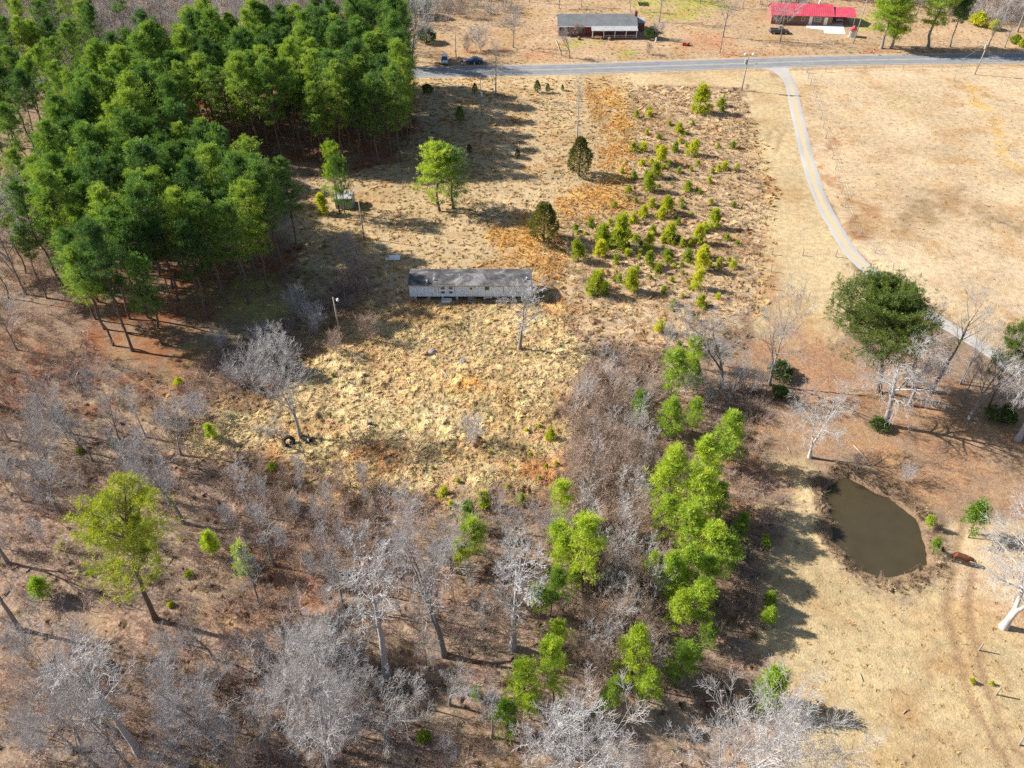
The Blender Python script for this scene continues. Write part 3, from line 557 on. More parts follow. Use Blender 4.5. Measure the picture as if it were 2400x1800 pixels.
# pines beyond and beside the stand
for px, py, hh in ((40, 345, 18), (82, 352, 17), (8, 362, 18), (122, 350, 19), (62, 312, 17), (-22, 335, 18), (100, 300, 18), (20, 300, 18), (60, 110, 17), (130, 95, 17), (190, 110, 16), (20, 95, 17), (240, 90, 16), (160, 140, 17), (90, 75, 16), (300, 110, 16), (30, 222, 17), (75, 232, 18), (125, 224, 16), (180, 222, 17), (-12, 240, 17), (215, 245, 18), (40, 290, 17), (40, 175, 16), (95, 160, 16), (135, 175, 17), (225, 165, 16), (0, 150, 15), (95, 470, 18), (130, 560, 17), (60, 640, 15), (100, 380, 18), (150, 330, 19), (-30, 560, 17), (20, 700, 14), (170, 290, 18), (60, 410, 17), (-70, 640, 16), (110, 700, 13), (30, 330, 17), (60, 260, 18), (110, 235, 19), (140, 225, 17), (250, 190, 18), (30, 480, 15), (70, 560, 16), (-20, 420, 18), (10, 250, 17), (215, 215, 16), (-60, 330, 19), (905, 152, 18), (935, 140, 17), (960, 130, 15), (880, 138, 19), (850, 148, 18)):
    g = G(px, py); plant('pine_tree', PINES, g[0], g[1], hh / 20, 'dark pine standing beyond the far side of the dense stand', 'pine tree', 'pines beyond the dense stand')
_zt = {}
def ztop(me):
    if me.name not in _zt:
        a_ = np.empty(len(me.vertices) * 3, np.float32); me.vertices.foreach_get('co', a_); _zt[me.name] = float(np.percentile(a_[2::3], 99.3))
    return _zt[me.name]
def tree(name, protos, base, top_y, label, cat='bare tree', group=None, i=0, rz=None, Hp=None, zs=1.0, wide=None, top_x=None):
    """base pixel and height of its top"""
    g = G(*base); h = height_of(base, top_y); Hp = ztop(protos[i][1]); o = plant(name, protos, g[0], g[1], h / Hp, label, cat, group, i, rz, zs); 
    if wide: o.scale = (h / Hp * wide, h / Hp * wide, h / Hp)
    if top_x is not None:                                   # this tree's own lean
        q = G(top_x, top_y, h); from mathutils import Matrix
        o.rotation_euler = (Matrix.Rotation(math.atan2(q[0] - g[0], h), 3, 'Y') @ Matrix.Rotation(o.rotation_euler.z, 3, 'Z')).to_euler()
    return o
def crown_at(name, protos, px, py, wpx, Hp, Wp, label, cat, group, frac=.6, i=None):
    """crown centre in the photo and its width: stand the tree so that its crown is there"""
    z = 1.0
    for _ in range(5): wm = wpx / pxm(py, z); sc_ = wm / Wp; z = Hp * sc_ * frac
    g = G(px, py, z); o = plant(name, protos, g[0], g[1], sc_, label, cat, group, i, zs=_rs.uniform(.78, 1.15)); o.rotation_euler.x = _rs.normal(0, .06); o.rotation_euler.y = _rs.normal(0, .06); return o
# two single pines near the shed, pair in the field
tree('pine_tree', PAIRPINE, (797, 501), 336, 'slim green pine with two trunks close to the small grey shed', 'pine tree', i=1, Hp=12, wide=.72)
tree('pine_tree', PAIRPINE, (811, 515), 362, 'shorter slim pine touching the twin pine before the grey shed', 'pine tree', i=0, Hp=12, wide=.6)
crown_at('small_pine', TALLSAPS, 755, 478, 36, 3.6, 2.8, 'small round bright green pine beside the slim pines at the grey shed', 'pine tree', None, .55)
tree('pine_tree', PAIRPINE, (1031, 496), 341, 'bright green pine in the open grass, its crown joined to a darker pine', 'pine tree', i=1, Hp=12, wide=1.35)
tree('pine_tree', PAIRPINE, (1062, 488), 346, 'darker pine in the open grass leaning against a bright green pine', 'pine tree', i=0, Hp=12, wide=1.35)
tree('cedar_tree', CEDARS, (1357, 412), 322, 'olive brown egg shaped cedar beside the orange grass strip', 'cedar', i=0, Hp=6.5, wide=1.05)
tree('cedar_tree', CEDARS, (1274, 566), 476, 'broad olive green cedar standing over orange grass behind the mobile home', 'cedar', i=1, Hp=6.5, wide=1.3)
for b, t, l in (((1113, 219), 195, 'small dark cone shaped cedar by the slender bare tree near the road'), ((1259, 217), 188, 'tallest of three small cone cedars in the mown verge'), ((1284, 217), 196, 'narrow small cone cedar in the mown verge, middle of three'), ((1318, 213), 198, 'shortest of three small cone cedars in the mown verge'),
                ((1079, 287), 249, 'dark cone shaped cedar alone on the shadow edge of the pine stand'), ((1100, 359), 338, 'small dark cedar inside the shadow of the pine stand'), ((1213, 370), 348, 'small dark cedar at the tip of the pine stand shadow')):
    tree('small_cedar', CONES, b, t, l, 'cedar', 'small cedars in the grass', Hp=2.4)
g = G(1002, 218); plant('evergreen_shrub', SHRUB, g[0], g[1], .85, 'round dark evergreen shrub at the roadside corner of the pine stand', 'shrub', i=0)
g = G(1526, 90); plant('evergreen_shrub', SHRUB, g[0], g[1], 1.25, 'big round evergreen shrub at the porch corner of the brick house', 'shrub', i=1)
g = G(1000, 100); plant('evergreen_tree', SHRUB, g[0], g[1], 1.6, 'dark spreading evergreen between the big bare tree and a bare utility pole', 'evergreen', i=0)
g = G(985, 40); plant('evergreen_tree', SHRUB, g[0], g[1], 2.0, 'dark evergreen mass behind the big bare tree across the road', 'evergreen', i=1, zs=1.4)
g = G(1080, 42); plant('bare_shrub', SHRUBB, g[0], g[1], 2.0, 'olive brown bush pair behind the roadside clearing', 'bush', i=1)
# --- large bare trees, one by one
BT = [(BARE_TALL, 0, (1162, 228), 96, 14, 'slender grey bare tree by the road with a thin dark shadow line', 1.0), (BARE_TALL, 1, (1353, 322), 172, 13, 'pale slender bare tree beside the orange grass strip', .75),
      (BARE_BIG, 1, (1203, 112), 8, 15, 'grey bare tree on the clearing across from the small cedars', .8), (BARE_BIG, 3, (968, 158), -28, 13, 'very large pale bare tree with many leaders at the roadside clearing', 1.25),
      (BARE_BIG, 2, (1310, 20), -60, 12, 'dark limbed bare tree behind the left end of the brick house', 1.1), (BARE_BIG, 0, (1545, 52), -70, 14, 'dark trunked bare tree behind the chimney of the brick house', .9),
      (BARE_BIG, 0, (1694, 87), -55, 14, 'big bare tree with fanned limbs behind a utility pole', .9), (BARE_BIG, 2, (1828, 97), -40, 12, 'bare yard tree in front of the red roof', .9),
      (BARE_TALL, 2, (1335, 136), 60, 14, 'small pale bare tree in front of the brick house', 1.3), (BARE_BIG, 1, (2315, 112), 20, 15, 'grey bare tree beside the shaded road bend', .9), (BARE_TALL, 0, (2354, 112), 55, 14, 'thin bare roadside tree beyond the guyed pole', 1.4),
      (BARE_TALL, 0, (2384, 75), -60, 14, 'dark bare trunk at the wood edge beyond the road', 1.2), (BARE_TALL, 1, (1362, 15), -60, 13, 'bare tree on the green lawn behind the brick house', 1), (BARE_TALL, 1, (1476, 25), -55, 13, 'small bare tree on the lawn by the chimney end', 1),
      (BARE_MID, 0, (1218, 818), 662, 9, 'bare grey tree standing before the right end of the mobile home', 1.35), (BARE_BIG, 3, (703, 1024), 790, 13, 'pale many limbed bare tree beside the dark brush heap', .92), (BARE_TALL, 2, (669, 1049), 962, 14, 'small leaning bare tree beside the old tyre', 1.2),
      (BARE_BIG, 0, (289, 1062), 822, 14, 'grey bare tree rising from a green bush at the edge of the tall pines', .68), (BARE_BIG, 1, (137, 1202), 985, 15, 'bare tree with dark trunk in the leaf litter below the tall pines', .85), (BARE_TALL, 2, (430, 1226), 1058, 14, 'forked bare tree at the tip of the matted grass near the big yellow green pine', 1.1),
      (BARE_TALL, 0, (47, 1476), 1280, 14, 'dark leaning bare trunk beyond the big yellow green pine', 1.2), (BARE_BIG, 1, (230, 1805), 1565, 15, 'grey bare tree with pinkish twigs rising from brown leaf litter', .8), (BARE_BIG, 0, (318, 1815), 1590, 14, 'grey bare tree leaning over its dark trunked neighbour in the leaf litter', .8),
      (BARE_TALL, 1, (330, 1765), 1500, 13, 'pale thin bare tree behind the dark leaning trunks', 1.3), (BARE_TALL, 2, (552, 1800), 1640, 14, 'small bare tree with crooked white limbs above rusty leaves', 1.3), (BARE_BIG, 3, (782, 1840), 1530, 13, 'large pale bare tree with white fanned limbs over shaded leaf litter', .74),
      (BARE_TALL, 1, (905, 1585), 1283, 13, 'tall pale slender bare tree casting a thin shadow on red leaves', 1.25), (BARE_TALL, 2, (1040, 1535), 1285, 14, 'forked bare tree with grey limbs among red brown leaves', 1.2), (BARE_TALL, 1, (1203, 1520), 1270, 13, 'pale bare tree with a dense twiggy top beside young pines', 1.35),
      (BARE_BIG, 2, (905, 1735), 1620, 12, 'low crooked bare tree with white twigs in dark shade', 1.1), (BARE_BIG, 3, (1385, 1880), 1600, 13, 'very pale spreading bare tree with fanned white limbs', 1.05), (BARE_BIG, 3, (1650, 1880), 1588, 13, 'white bare tree with a dense rounded crown at the pasture edge', .98),
      (BARE_BIG, 1, (1803, 902), 660, 15, 'tall pale bare tree growing out of an evergreen bush by the paddock', .82), (BARE_TALL, 2, (1690, 913), 712, 14, 'twin trunked pale bare tree in grey brush beside the paddock', 1.25), (BARE_DROOP, 1, (1897, 1072), 905, 11, 'white trunked broken bare tree above the pond', .85),
      (BARE_DROOP, 0, (2076, 996), 770, 12, 'bare tree with pale drooping twigs under the big dome shaped pine', .95), (BARE_LEAN, 0, (2182, 920), 668, 17, 'tall leaning dark bare tree beside the big dome shaped pine', .9), (BARE_DROOP, 0, (2385, 1030), 800, 12, 'pale drooping bare tree beside the dark ivy clad tree', .9),
      (BARE_TALL, 0, (2120, 905), 700, 14, 'thin bare tree half hidden behind the leaning dark tree', .9), (BARE_DROOP, 1, (2352, 1470), 1240, 11, 'thick pale trunk with drooping grey limbs beside the pasture track', 1.0), (BARE_DROOP, 0, (2450, 1290), 1090, 12, 'drooping pale bare tree at the far side of the pond pasture', .9),
      (BARE_BIG, 2, (150, 650), 392, 12, 'big lavender grey bare tree caught between the tall pines', .62), (BARE_BIG, 2, (60, 690), 420, 12, 'wide grey bare tree outside the pine stand', .6), (BARE_BIG, 0, (-20, 860), 690, 14, 'grey bare tree in the shade of the tall pines', .8), (BARE_TALL, 0, (0, 960), 790, 14, 'low pale bare tree on shaded pine straw', 1.3),
      (BARE_BIG, 0, (2250, 900), 740, 14, 'dark limbed bare tree between the leaning tree and the ivy clad tree', .8), (BARE_BIG, 2, (2360, 920), 740, 12, 'pale bare tree behind the ivy clad tree by the gravel drive', .7), (BARE_TALL, 2, (2270, 985), 800, 14, 'forked bare tree beside the ivy clad tree', 1.2), (BARE_BIG, 3, (2420, 960), 760, 13, 'pale many limbed bare tree over the drive bend', .7), (BARE_DROOP, 0, (2130, 950), 790, 12, 'pale drooping bare tree under the leaning dark trunk', .8),
      (BARE_BIG, 1, (-60, 1060), 850, 15, 'grey bare tree on straw outside the tall pines', .8), (BARE_BIG, 2, (40, 820), 640, 12, 'pale wide bare tree on shaded straw by the stand corner', .7), (BARE_BIG, 1, (20, 1320), 1090, 15, 'pale twiggy bare tree beside the big yellow green pine', .8)]
TOPX = {(2182, 920): 2325, (703, 1024): 655, (289, 1062): 222, (137, 1202): 50, (905, 1585): 858, (1040, 1535): 1003, (1203, 1520): 1209, (1218, 818): 1220, (1897, 1072): 1930, (1803, 902): 1850, (1690, 913): 1725, (782, 1815): 715, (2076, 996): 2135}
for protos, k, b, t, hp, lab, wd in BT:
    tree('bare_tree', protos, b, t, lab, 'bare tree', 'large bare trees', k, Hp=hp, wide=wd, top_x=TOPX.get(b))
for poly, n, seed, lab, grp in (([(0, 1560), (560, 1500), (880, 1560), (1180, 1640), (1180, 1840), (0, 1840)], 22, 31, 'slim grey bare tree in the crowded wood of leaning trunks', 'slim bare trees of the crowded wood'),
    ([(560, 1180), (880, 1200), (1330, 1260), (1180, 1560), (860, 1540), (560, 1420)], 14, 32, 'slim grey bare tree over red brown leaves among saplings', 'slim bare trees over red leaves'),
    ([(0, 900), (150, 900), (430, 1060), (420, 1180), (60, 1200), (0, 1200)], 9, 33, 'slim grey bare tree in leaf litter by the tall pine edge', 'slim bare trees by the tall pine edge'),
    ([(2150, 880), (2420, 900), (2420, 1080), (2300, 1060)], 5, 34, 'slim grey bare tree in the tangle round the ivy clad tree', 'slim bare trees round the ivy clad tree')):
    r_ = np.random.default_rng(seed); Q = GP(poly); got = []
    while len(got) < n:
        q = r_.uniform(Q.min(0), Q.max(0))
        if poly_sd(q[None], Q)[0] > 0 and all(np.hypot(*(q - o_)) > 2.6 for o_ in got): got.append(q)
    for q in got: plant('bare_tree', BARE_TALL, q[0], q[1], r_.uniform(.42, .78), lab, 'bare tree', grp, int(r_.integers(3)))
for px, py, t in ((330, 130, 40), (420, 110, 30), (240, 120, 25), (470, 90, -10), (560, 95, -20), (700, 110, -30), (780, 100, -30), (860, 110, -20), (380, 60, -40), (290, 70, -30), (640, 70, -40), (180, 140, 40), (200, 60, -30), (930, 60, -50), (1010, 20, -70), (1830, 5, -70), (1780, 10, -60), (2050, 5, -60), (2260, 30, -50), (2330, 40, -40), (2200, 20, -60), (2120, 20, -60), (2370, 20, -60), (1890, -10, -80), (1960, -5, -70), (60, 150, 60), (120, 120, 40), (20, 190, 90), (340, 90, 0), (520, 70, -30), (600, 120, 10), (740, 80, -30), (820, 70, -30), (450, 130, 50), (280, 150, 70), (1060, 10, -50), (1120, 0, -60), (1150, 25, -40), (1240, 5, -60), (1430, -10, -80), (1590, 0, -70), (1640, 8, -60), (1740, 20, -50), (2150, 30, -40), (2290, 15, -60), (2350, 55, -20), (2400, 40, -40), (2440, 90, 10)):
    tree('bare_tree', BARE_TALL if px % 3 else BARE_BIG, (px, py), t - 10, 'hazy grey bare tree of the woods across the road', 'bare tree', 'bare trees of the far woods', int(px) % 3, Hp=14, wide=1.1)
# --- large pines
tree('large_pine', BIGPINES, (2060, 921), 655, 'huge old pine with a broad dome crown beside the gravel drive', 'pine tree', i=0, Hp=20, wide=1.12, rz=R(205), top_x=2112)
tree('large_pine', BIGPINES, (365, 1452), 1140, 'big yellow green pine with a thick bare lower trunk in the leaf litter', 'pine tree', i=1, Hp=19, wide=.95, rz=R(150), top_x=262)
tree('ivy_clad_tree', BIGPINES, (2312, 966), 762, 'dark evergreen tree clad in ivy beside the tall leaning bare tree', 'evergreen', i=1, Hp=19, wide=.75)
YP = [((2065, 114), -50, 0, 'yellow green yard pine by the white shed, nearer the mailbox post'), ((2087, 114), -40, 0, 'leafy yellow green yard pine touching its neighbour by the roadside fence'), ((2175, 111), -60, 1, 'dark thick trunked pine beside the shaded road'), ((2226, 110), -20, 2, 'slim dark pine beside the thick trunked roadside pine')]
for b, t, k, lab in YP: tree('yard_pine', YARDPINES, b, t, lab, 'pine tree', i=k, Hp=16, wide=1.15 if k < 2 else .8)
# --- young pines of the thicket by the pond pasture
TH = [(1510, 950, 52), (1575, 962, 66), (1708, 985, 84), (1580, 862, 64), (1622, 832, 60), (1632, 880, 40), (1575, 1128, 92), (1662, 1088, 92), (1640, 1172, 80), (1612, 1218, 74), (1690, 1160, 60), (1560, 1215, 60), (1660, 1262, 76), (1618, 1312, 82), (1580, 1352, 70), (1698, 1288, 72),
      (1545, 1308, 50), (1640, 1398, 76), (1668, 1345, 60), (1600, 1440, 60), (1490, 1540, 84), (1600, 1520, 86), (1525, 1592, 64), (1230, 1582, 80), (1302, 1580, 78), (1312, 1490, 58), (1195, 1672, 66), (1372, 1312, 86), (1322, 1300, 60), (1292, 1392, 62), (1350, 1340, 46), (1110, 1240, 62), (1100, 1195, 46), (1312, 1182, 56), (1316, 1250, 70),
      (1370, 1225, 46), (1270, 1405, 50), (1080, 1290, 48), (1700, 1050, 40), (1240, 1650, 44), (1420, 1640, 60), (1630, 960, 46), (1735, 1225, 40), (1655, 1480, 46)]
for px, py, wpx in TH: crown_at('young_pine', MIDPINES, px, py, wpx, 9, 3.65, 'bright green young pine of the thicket between matted grass and pond pasture', 'pine tree', 'young pines of the thicket', .62)
for px, py, wpx, lab in ((1800, 1272, 32, 'small pine on the pasture edge among tall dry stems'), (1800, 1400, 38, 'slim bright pine at the pasture edge in the pine shadows'), (1802, 1450, 44, 'bushy small pine standing in the long pine shadows'), (1115, 1622, 38, 'round small pine alone on red leaf litter'), (492, 1008, 38, 'bright small pine between bare shrubs at the matted grass edge'),
                         (495, 1275, 56, 'bright tufted pine, partner of another beside the big yellow green pine'), (575, 1318, 66, 'wider bright tufted pine beside the big yellow green pine'), (80, 1378, 62, 'flat topped small pine on a thin leaning stem'), (2292, 1222, 78, 'broad yellow green pine by the pasture track near the cow'), (2186, 1225, 30, 'upper narrow yellow pine on the pond bank'), (2194, 1282, 34, 'lower narrow yellow pine on the pond bank beside the cow'), (1815, 1612, 98, 'wide yellow green pine bush on the pasture edge')):
    crown_at('young_pine', YOUNG, px, py, wpx, 4, 2.8, lab, 'pine tree', None, .55)
for px, py, sc_, lab in ((1826, 880, 1.1, 'dark evergreen bush at the foot of the tall pale bare tree'), (1826, 930, .8, 'small evergreen bush below the paddock corner'), (2057, 1003, .75, 'low round evergreen beside the drooping bare tree'), (2345, 985, 1.1, 'green bush at the foot of the ivy clad tree'), (270, 1042, .6, 'green bush round the foot of a grey bare tree'), (190, 1060, .5, 'olive bush in the leaf litter near the grey bare tree'),
                         (445, 1350, .55, 'olive green bush between the big pine and tufted pines'), (640, 1100, .7, 'round olive bush in rusty grass'), (400, 1420, .4, 'low green bush beside the big pine trunk'), (420, 900, .7, 'green bush in the shade of the tall pines'), (995, 1730, .7, 'olive cedar bush in the red leaf litter')):
    g = G(px, py); plant('evergreen_bush', SHRUB if sc_ in (1.1, .8, .75) else BUSH, g[0], g[1], sc_, lab, 'bush', zs=.9)
for px, py, sc_ in ((2290, 60, 2.2), (2378, 102, 1.4), (2395, 110, 1.2), (2330, 70, 1.6), (2060, 20, 1.5)):
    g = G(px, py); plant('yellow_bush', BUSH, g[0], g[1], sc_, 'yellow green bush on the wood edge across the road', 'bush', 'yellow green bushes across the road')
# --- pine saplings of the scrub field
SF = [(1643, 231, 54), (1690, 240, 22), (1624, 344, 34), (1717, 340, 16), (1698, 389, 22), (1728, 394, 14), (1636, 383, 14), (1620, 396, 12), (1670, 401, 13), (1663, 423, 14), (1613, 436, 26), (1667, 474, 14), (1678, 514, 40), (1652, 532, 20), (1705, 555, 20), (1636, 550, 34), (1652, 591, 30), (1614, 597, 30), (1624, 289, 12),
      (1493, 269, 16), (1521, 266, 18), (1485, 345, 22), (1507, 345, 24), (1550, 362, 36), (1540, 398, 32), (1527, 430, 34), (1485, 412, 18), (1476, 445, 20), (1516, 409, 20), (1583, 347, 20), (1592, 300, 26), (1570, 289, 12), (1567, 477, 38), (1552, 499, 28), (1509, 495, 28), (1527, 474, 24), (1487, 514, 24), (1465, 506, 16), (1411, 546, 46), (1455, 553, 54), (1408, 579, 36), (1350, 535, 18), (1357, 590, 42), (1570, 542, 40), (1523, 564, 34), (1489, 561, 20), (1563, 593, 24), (1386, 524, 24),
      (1393, 665, 48), (1418, 669, 24), (1480, 660, 44), (1451, 655, 18), (1491, 632, 18), (1411, 640, 16), (1556, 680, 20), (1579, 708, 18), (1547, 768, 30), (1592, 806, 16), (1540, 629, 24), (1523, 607, 34), (1567, 607, 22), (1631, 654, 38), (1685, 614, 18), (1719, 618, 24), (1643, 705, 28), (1607, 730, 14), (1633, 748, 12), (1681, 695, 15), (1647, 611, 40), (1440, 480, 16), (1600, 470, 14), (1590, 520, 16), (1620, 500, 12), (1600, 640, 12), (1445, 610, 22), (1470, 590, 24), (1430, 520, 18), (1575, 430, 12), (1590, 400, 14), (1545, 320, 16), (1515, 310, 12), (1560, 560, 18),
      (1500, 590, 16), (1640, 450, 12), (1600, 570, 18), (1530, 540, 22), (1490, 470, 14), (1505, 380, 18), (1570, 385, 16), (1540, 345, 14), (1595, 330, 14), (1470, 545, 24), (1430, 570, 26), (1600, 690, 12), (1575, 655, 14)]
for px, py, wpx in list(SF):
    if wpx > 17:
        for _ in range(1 + (wpx > 30)): SF.append((px + _rs.normal(0, wpx * .8), py + _rs.normal(4, wpx * .55), _rs.uniform(8, 15)))
for px, py, wpx in SF:
    b = wpx > 30
    crown_at('pine_sapling', TALLSAPS if b else SAPS, px, py, wpx, 3.6 if b else 1.9, 2.9 if b else 2.1, 'large bushy yellow green pine sapling in the scrub beside the gravel drive' if b else 'small yellow green pine sapling in the scrub beside the gravel drive', 'sapling', 'large pine saplings in the scrub' if b else 'small pine saplings in the scrub', .52)
for px, py, wpx in ((1290, 1020, 28), (1234, 1007, 14), (1263, 998, 12), (1039, 1153, 26), (1073, 1126, 14), (1221, 1171, 28), (1281, 1094, 14), (1303, 1088, 13), (1241, 1063, 12), (1136, 1175, 40), (1055, 1180, 16), (1130, 1160, 22), (1200, 1090, 10), (1265, 1120, 12), (1300, 1115, 12), (780, 880, 12), (1010, 1160, 10), (1190, 1140, 12), (2280, 1595, 14), (2325, 1600, 12), (1150, 1060, 9), (1015, 1095, 10)):
    crown_at('pine_sapling', SAPS, px, py, wpx, 1.9, 2.0, 'small yellow green pine sapling in matted grass', 'sapling', 'small pine saplings in the matted grass', .52)
# --- bare saplings and shrubs
WD = []
def scatter(poly, n, seed, gap):
    r = np.random.default_rng(seed); P = GP(poly); lo, hi = P.min(0), P.max(0); out = np.zeros((0, 2))
    for q in r.uniform(lo, hi, (n * 12, 2)):
        if len(out) >= n: break
        if poly_sd(q[None], P)[0] > 0 and (not len(out) or np.hypot(*(out - q).T).min() > gap): out = np.vstack([out, q])
    return out
for poly, n, seed, gap, hlo, hhi, ks, lab, grp in (
    ([(1350, 900), (1500, 880), (1540, 1100), (1530, 1300), (1380, 1320), (1330, 1150)], 46, 1, 1.3, .7, 1.25, (0, 1, 3, 4), 'pinkish grey bare sapling in the dense thicket beside the matted grass', 'bare saplings of the thicket'),
    ([(1380, 1330), (1530, 1320), (1560, 1600), (1380, 1620)], 26, 2, 1.4, .8, 1.3, (0, 3, 1), 'pale bare sapling between the young pines', 'bare saplings between the young pines'),
    ([(880, 1180), (1300, 1200), (1330, 1400), (1180, 1560), (880, 1520), (840, 1300)], 34, 3, 1.8, .7, 1.2, (1, 4, 3), 'thin bare sapling over red brown leaf litter', 'bare saplings over the leaf litter'),
    ([(520, 1120), (860, 1130), (860, 1420), (620, 1500), (540, 1330)], 30, 4, 1.6, .45, .9, (1, 4, 2), 'brownish bare sapling below the matted grass', 'bare saplings below the matted grass'),
    ([(0, 1560), (860, 1520), (900, 1850), (0, 1850)], 34, 5, 1.9, .7, 1.3, (2, 5, 1), 'greyish bare sapling among the leaning bare trees', 'bare saplings among the leaning trees'),
    ([(0, 1020), (120, 1000), (420, 1080), (480, 1180), (300, 1260), (0, 1330)], 26, 6, 1.7, .6, 1.1, (2, 5, 4), 'greyish bare sapling at the edge of the tall pines', 'bare saplings at the tall pine edge'),
    ([(1560, 800), (1690, 850), (1790, 920), (1770, 960), (1560, 960)], 18, 7, 1.4, .6, 1.0, (0, 3, 5), 'grey bare sapling beside the paddock corner', 'bare saplings by the paddock corner')):
    for x, y in scatter(poly, int(n * 1.35), seed, gap * .85):
        plant('bare_sapling', SAPL, x, y, rng.uniform(hlo, hhi), lab, 'sapling', grp, int(rng.choice(ks)))
for px, py, sc_, k, lab in ((470, 985, 1.5, 0, 'grey bare shrub between the tall pines and the matted grass'), (400, 1010, 1.4, 2, 'pale bare shrub in leaf litter near the tall pines'), (1125, 118, 2.2, 0, 'purplish bare shrub beside the parked cars'), (1095, 122, 1.5, 1, 'brown bare shrub behind the blue bin'), (1540, 92, 1.6, 0, 'grey bare shrub beside the evergreen shrub of the brick house'), (1350, 86, 1.2, 1, 'reddish bare shrub against the brick house wall'),
                           (870, 800, 1.6, 1, 'rusty bare shrub beside the light pole'), (840, 660, 1.6, 1, 'reddish brown shrub in shade near the mobile home'), (820, 620, 1.8, 0, 'grey brown shrub in the shade of the pine stand'), (1110, 1040, 1.5, 2, 'pale bare shrub round the stump in matted grass'), (1520, 128, 1.0, 1, 'low brown shrub on the yard by the road'), (1750, 212, .5, 1, 'dry tuft round the foot of the transformer pole'), (2120, 1130, .9, 2, 'pale bare shrub hanging over the pond bank'), (2000, 1100, .8, 1, 'brown brush on the pond bank'), (1825, 50, 1.4, 0, 'bare shrub row against the red roofed house'), (1850, 52, 1.2, 1, 'brown shrub under a window of the red roofed house'),
                           (380, 985, 1.3, 1, 'brown bare shrub on shaded straw'), (560, 905, 1.6, 0, 'dark grey shrub in deep shade of the tall pines'), (620, 830, 1.7, 0, 'grey shrub in deep shade beside the matted grass'), (700, 740, 1.7, 0, 'grey shrub in shade before the light pole'), (745, 780, 1.6, 2, 'pale shrub beside the light pole foot'), (790, 830, 1.4, 1, 'tangled brown shrub at the matted grass corner'), (520, 300 + 520, 1.2, 2, 'pale shrub on shaded straw at the pine edge')):
    g = G(px, py); plant('bare_shrub', SHRUBB, g[0], g[1], sc_, lab, 'shrub', None, k)

# ================================================================== BUILDINGS
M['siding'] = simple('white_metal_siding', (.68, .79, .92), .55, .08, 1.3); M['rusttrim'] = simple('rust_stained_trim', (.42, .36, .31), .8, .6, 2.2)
M['dark'] = simple('dark_void', (.03, .03, .032), .9, .3); M['glass'] = simple('window_glass', (.07, .08, .09), .12, .2, 2, spec=.6)
M['green_board'] = simple('green_board', (.12, .16, .06), .8, .3); M['greywood'] = simple('weathered_wood', (.33, .29, .25), .9, .4, 4); M['tanwood'] = simple('tan_timber', (.52, .38, .22), .9, .3, 4)
M['white'] = simple('white_paint', (.74, .74, .72), .6, .12, 3); M['brick'] = simple('red_brick', (.26, .105, .08), .9, .35, 6); M['brick2'] = simple('brown_brick', (.27, .14, .105), .9, .35, 6)
M['concrete'] = simple('concrete', (.66, .63, .57), .9, .14, 1.2); M['metalgrey'] = simple('grey_metal', (.36, .37, .37), .5, .3, 3, .3)
M['pole'] = simple('pole_wood', (.36, .31, .27), .9, .35, 3); M['black'] = simple('black_rubber', (.025, .025, .027), .8, .3, 6); M['red'] = simple('red_paint', (.55, .045, .05), .4, .2, 4)
M['reddoor'] = simple('dark_red_door', (.30, .03, .04), .6, .2); M['steel'] = simple('steel', (.5, .5, .5), .35, .15, 4, .8)
s = NT('old_trailer_roof'); n1, n2 = s.noise(.45, 6, .72, dist=.6), s.noise(2.6, 5, .75)
c = s.ramp(n1, [(.40, (.055, .053, .057)), (.52, (.115, .11, .112)), (.62, (.23, .22, .215)), (.74, (.34, .325, .31))]); c = s.mix('MULTIPLY', 1.0, c, s.ramp(n2, [(.3, g3(.65)), (.7, g3(1.3))]))
s.l(c, s.b.inputs['Base Color']); s.b.inputs['Roughness'].default_value = .8; M['troof'] = s.m
s = NT('grey_shingles'); n1, n2 = s.noise(.5, 5, .7), s.noise(5, 4, .7)
c = s.mix('MULTIPLY', 1.0, s.ramp(n1, [(.3, (.125, .135, .14)), (.7, (.20, .205, .205))]), s.ramp(n2, [(.3, g3(.75)), (.7, g3(1.2))])); s.l(c, s.b.inputs['Base Color']); s.b.inputs['Roughness'].default_value = .9; M['shingle'] = s.m
s = NT('red_metal_roof'); n1 = s.noise(.6, 5, .7); s.l(s.ramp(n1, [(.3, (.46, .055, .085)), (.7, (.60, .10, .14))]), s.b.inputs['Base Color']); s.b.inputs['Roughness'].default_value = .45; M['redroof'] = s.m
M['tinroof'] = simple('pale_tin_roof', (.38, .38, .37), .55, .4, 1.5)

# ---- mobile home
Yf = G(1100, 704)[1]; XL, XR = G(962, 702)[0], G(1245, 700)[0]; LN = XR - XL; DP = 4.3; F0, WT = .85, 3.15
t = thing('mobile_home', 'long weathered white mobile home with a mottled dark roof in matted grass', 'mobile home', (XL, Yf, 0))
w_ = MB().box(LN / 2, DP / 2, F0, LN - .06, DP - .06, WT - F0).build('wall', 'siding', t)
npn = 16; pw = LN / npn
openings = {4: 1, 5: 1, 8: 1, 10: 1}
for k in range(npn):
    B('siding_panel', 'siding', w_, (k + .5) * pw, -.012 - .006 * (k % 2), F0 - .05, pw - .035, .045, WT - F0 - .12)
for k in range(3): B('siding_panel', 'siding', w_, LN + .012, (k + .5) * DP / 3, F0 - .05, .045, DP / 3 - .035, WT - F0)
rl = MB().slab([(-.12, -.28, WT), (LN + .12, -.28, WT), (LN + .12, DP / 2, WT + .5), (-.12, DP / 2, WT + .5)], .07).slab([(-.12, DP + .2, WT), (-.12, DP / 2 + .003, WT + .497), (LN + .12, DP / 2 + .003, WT + .497), (LN + .12, DP + .2, WT)], .07).build('roof', 'troof', t)
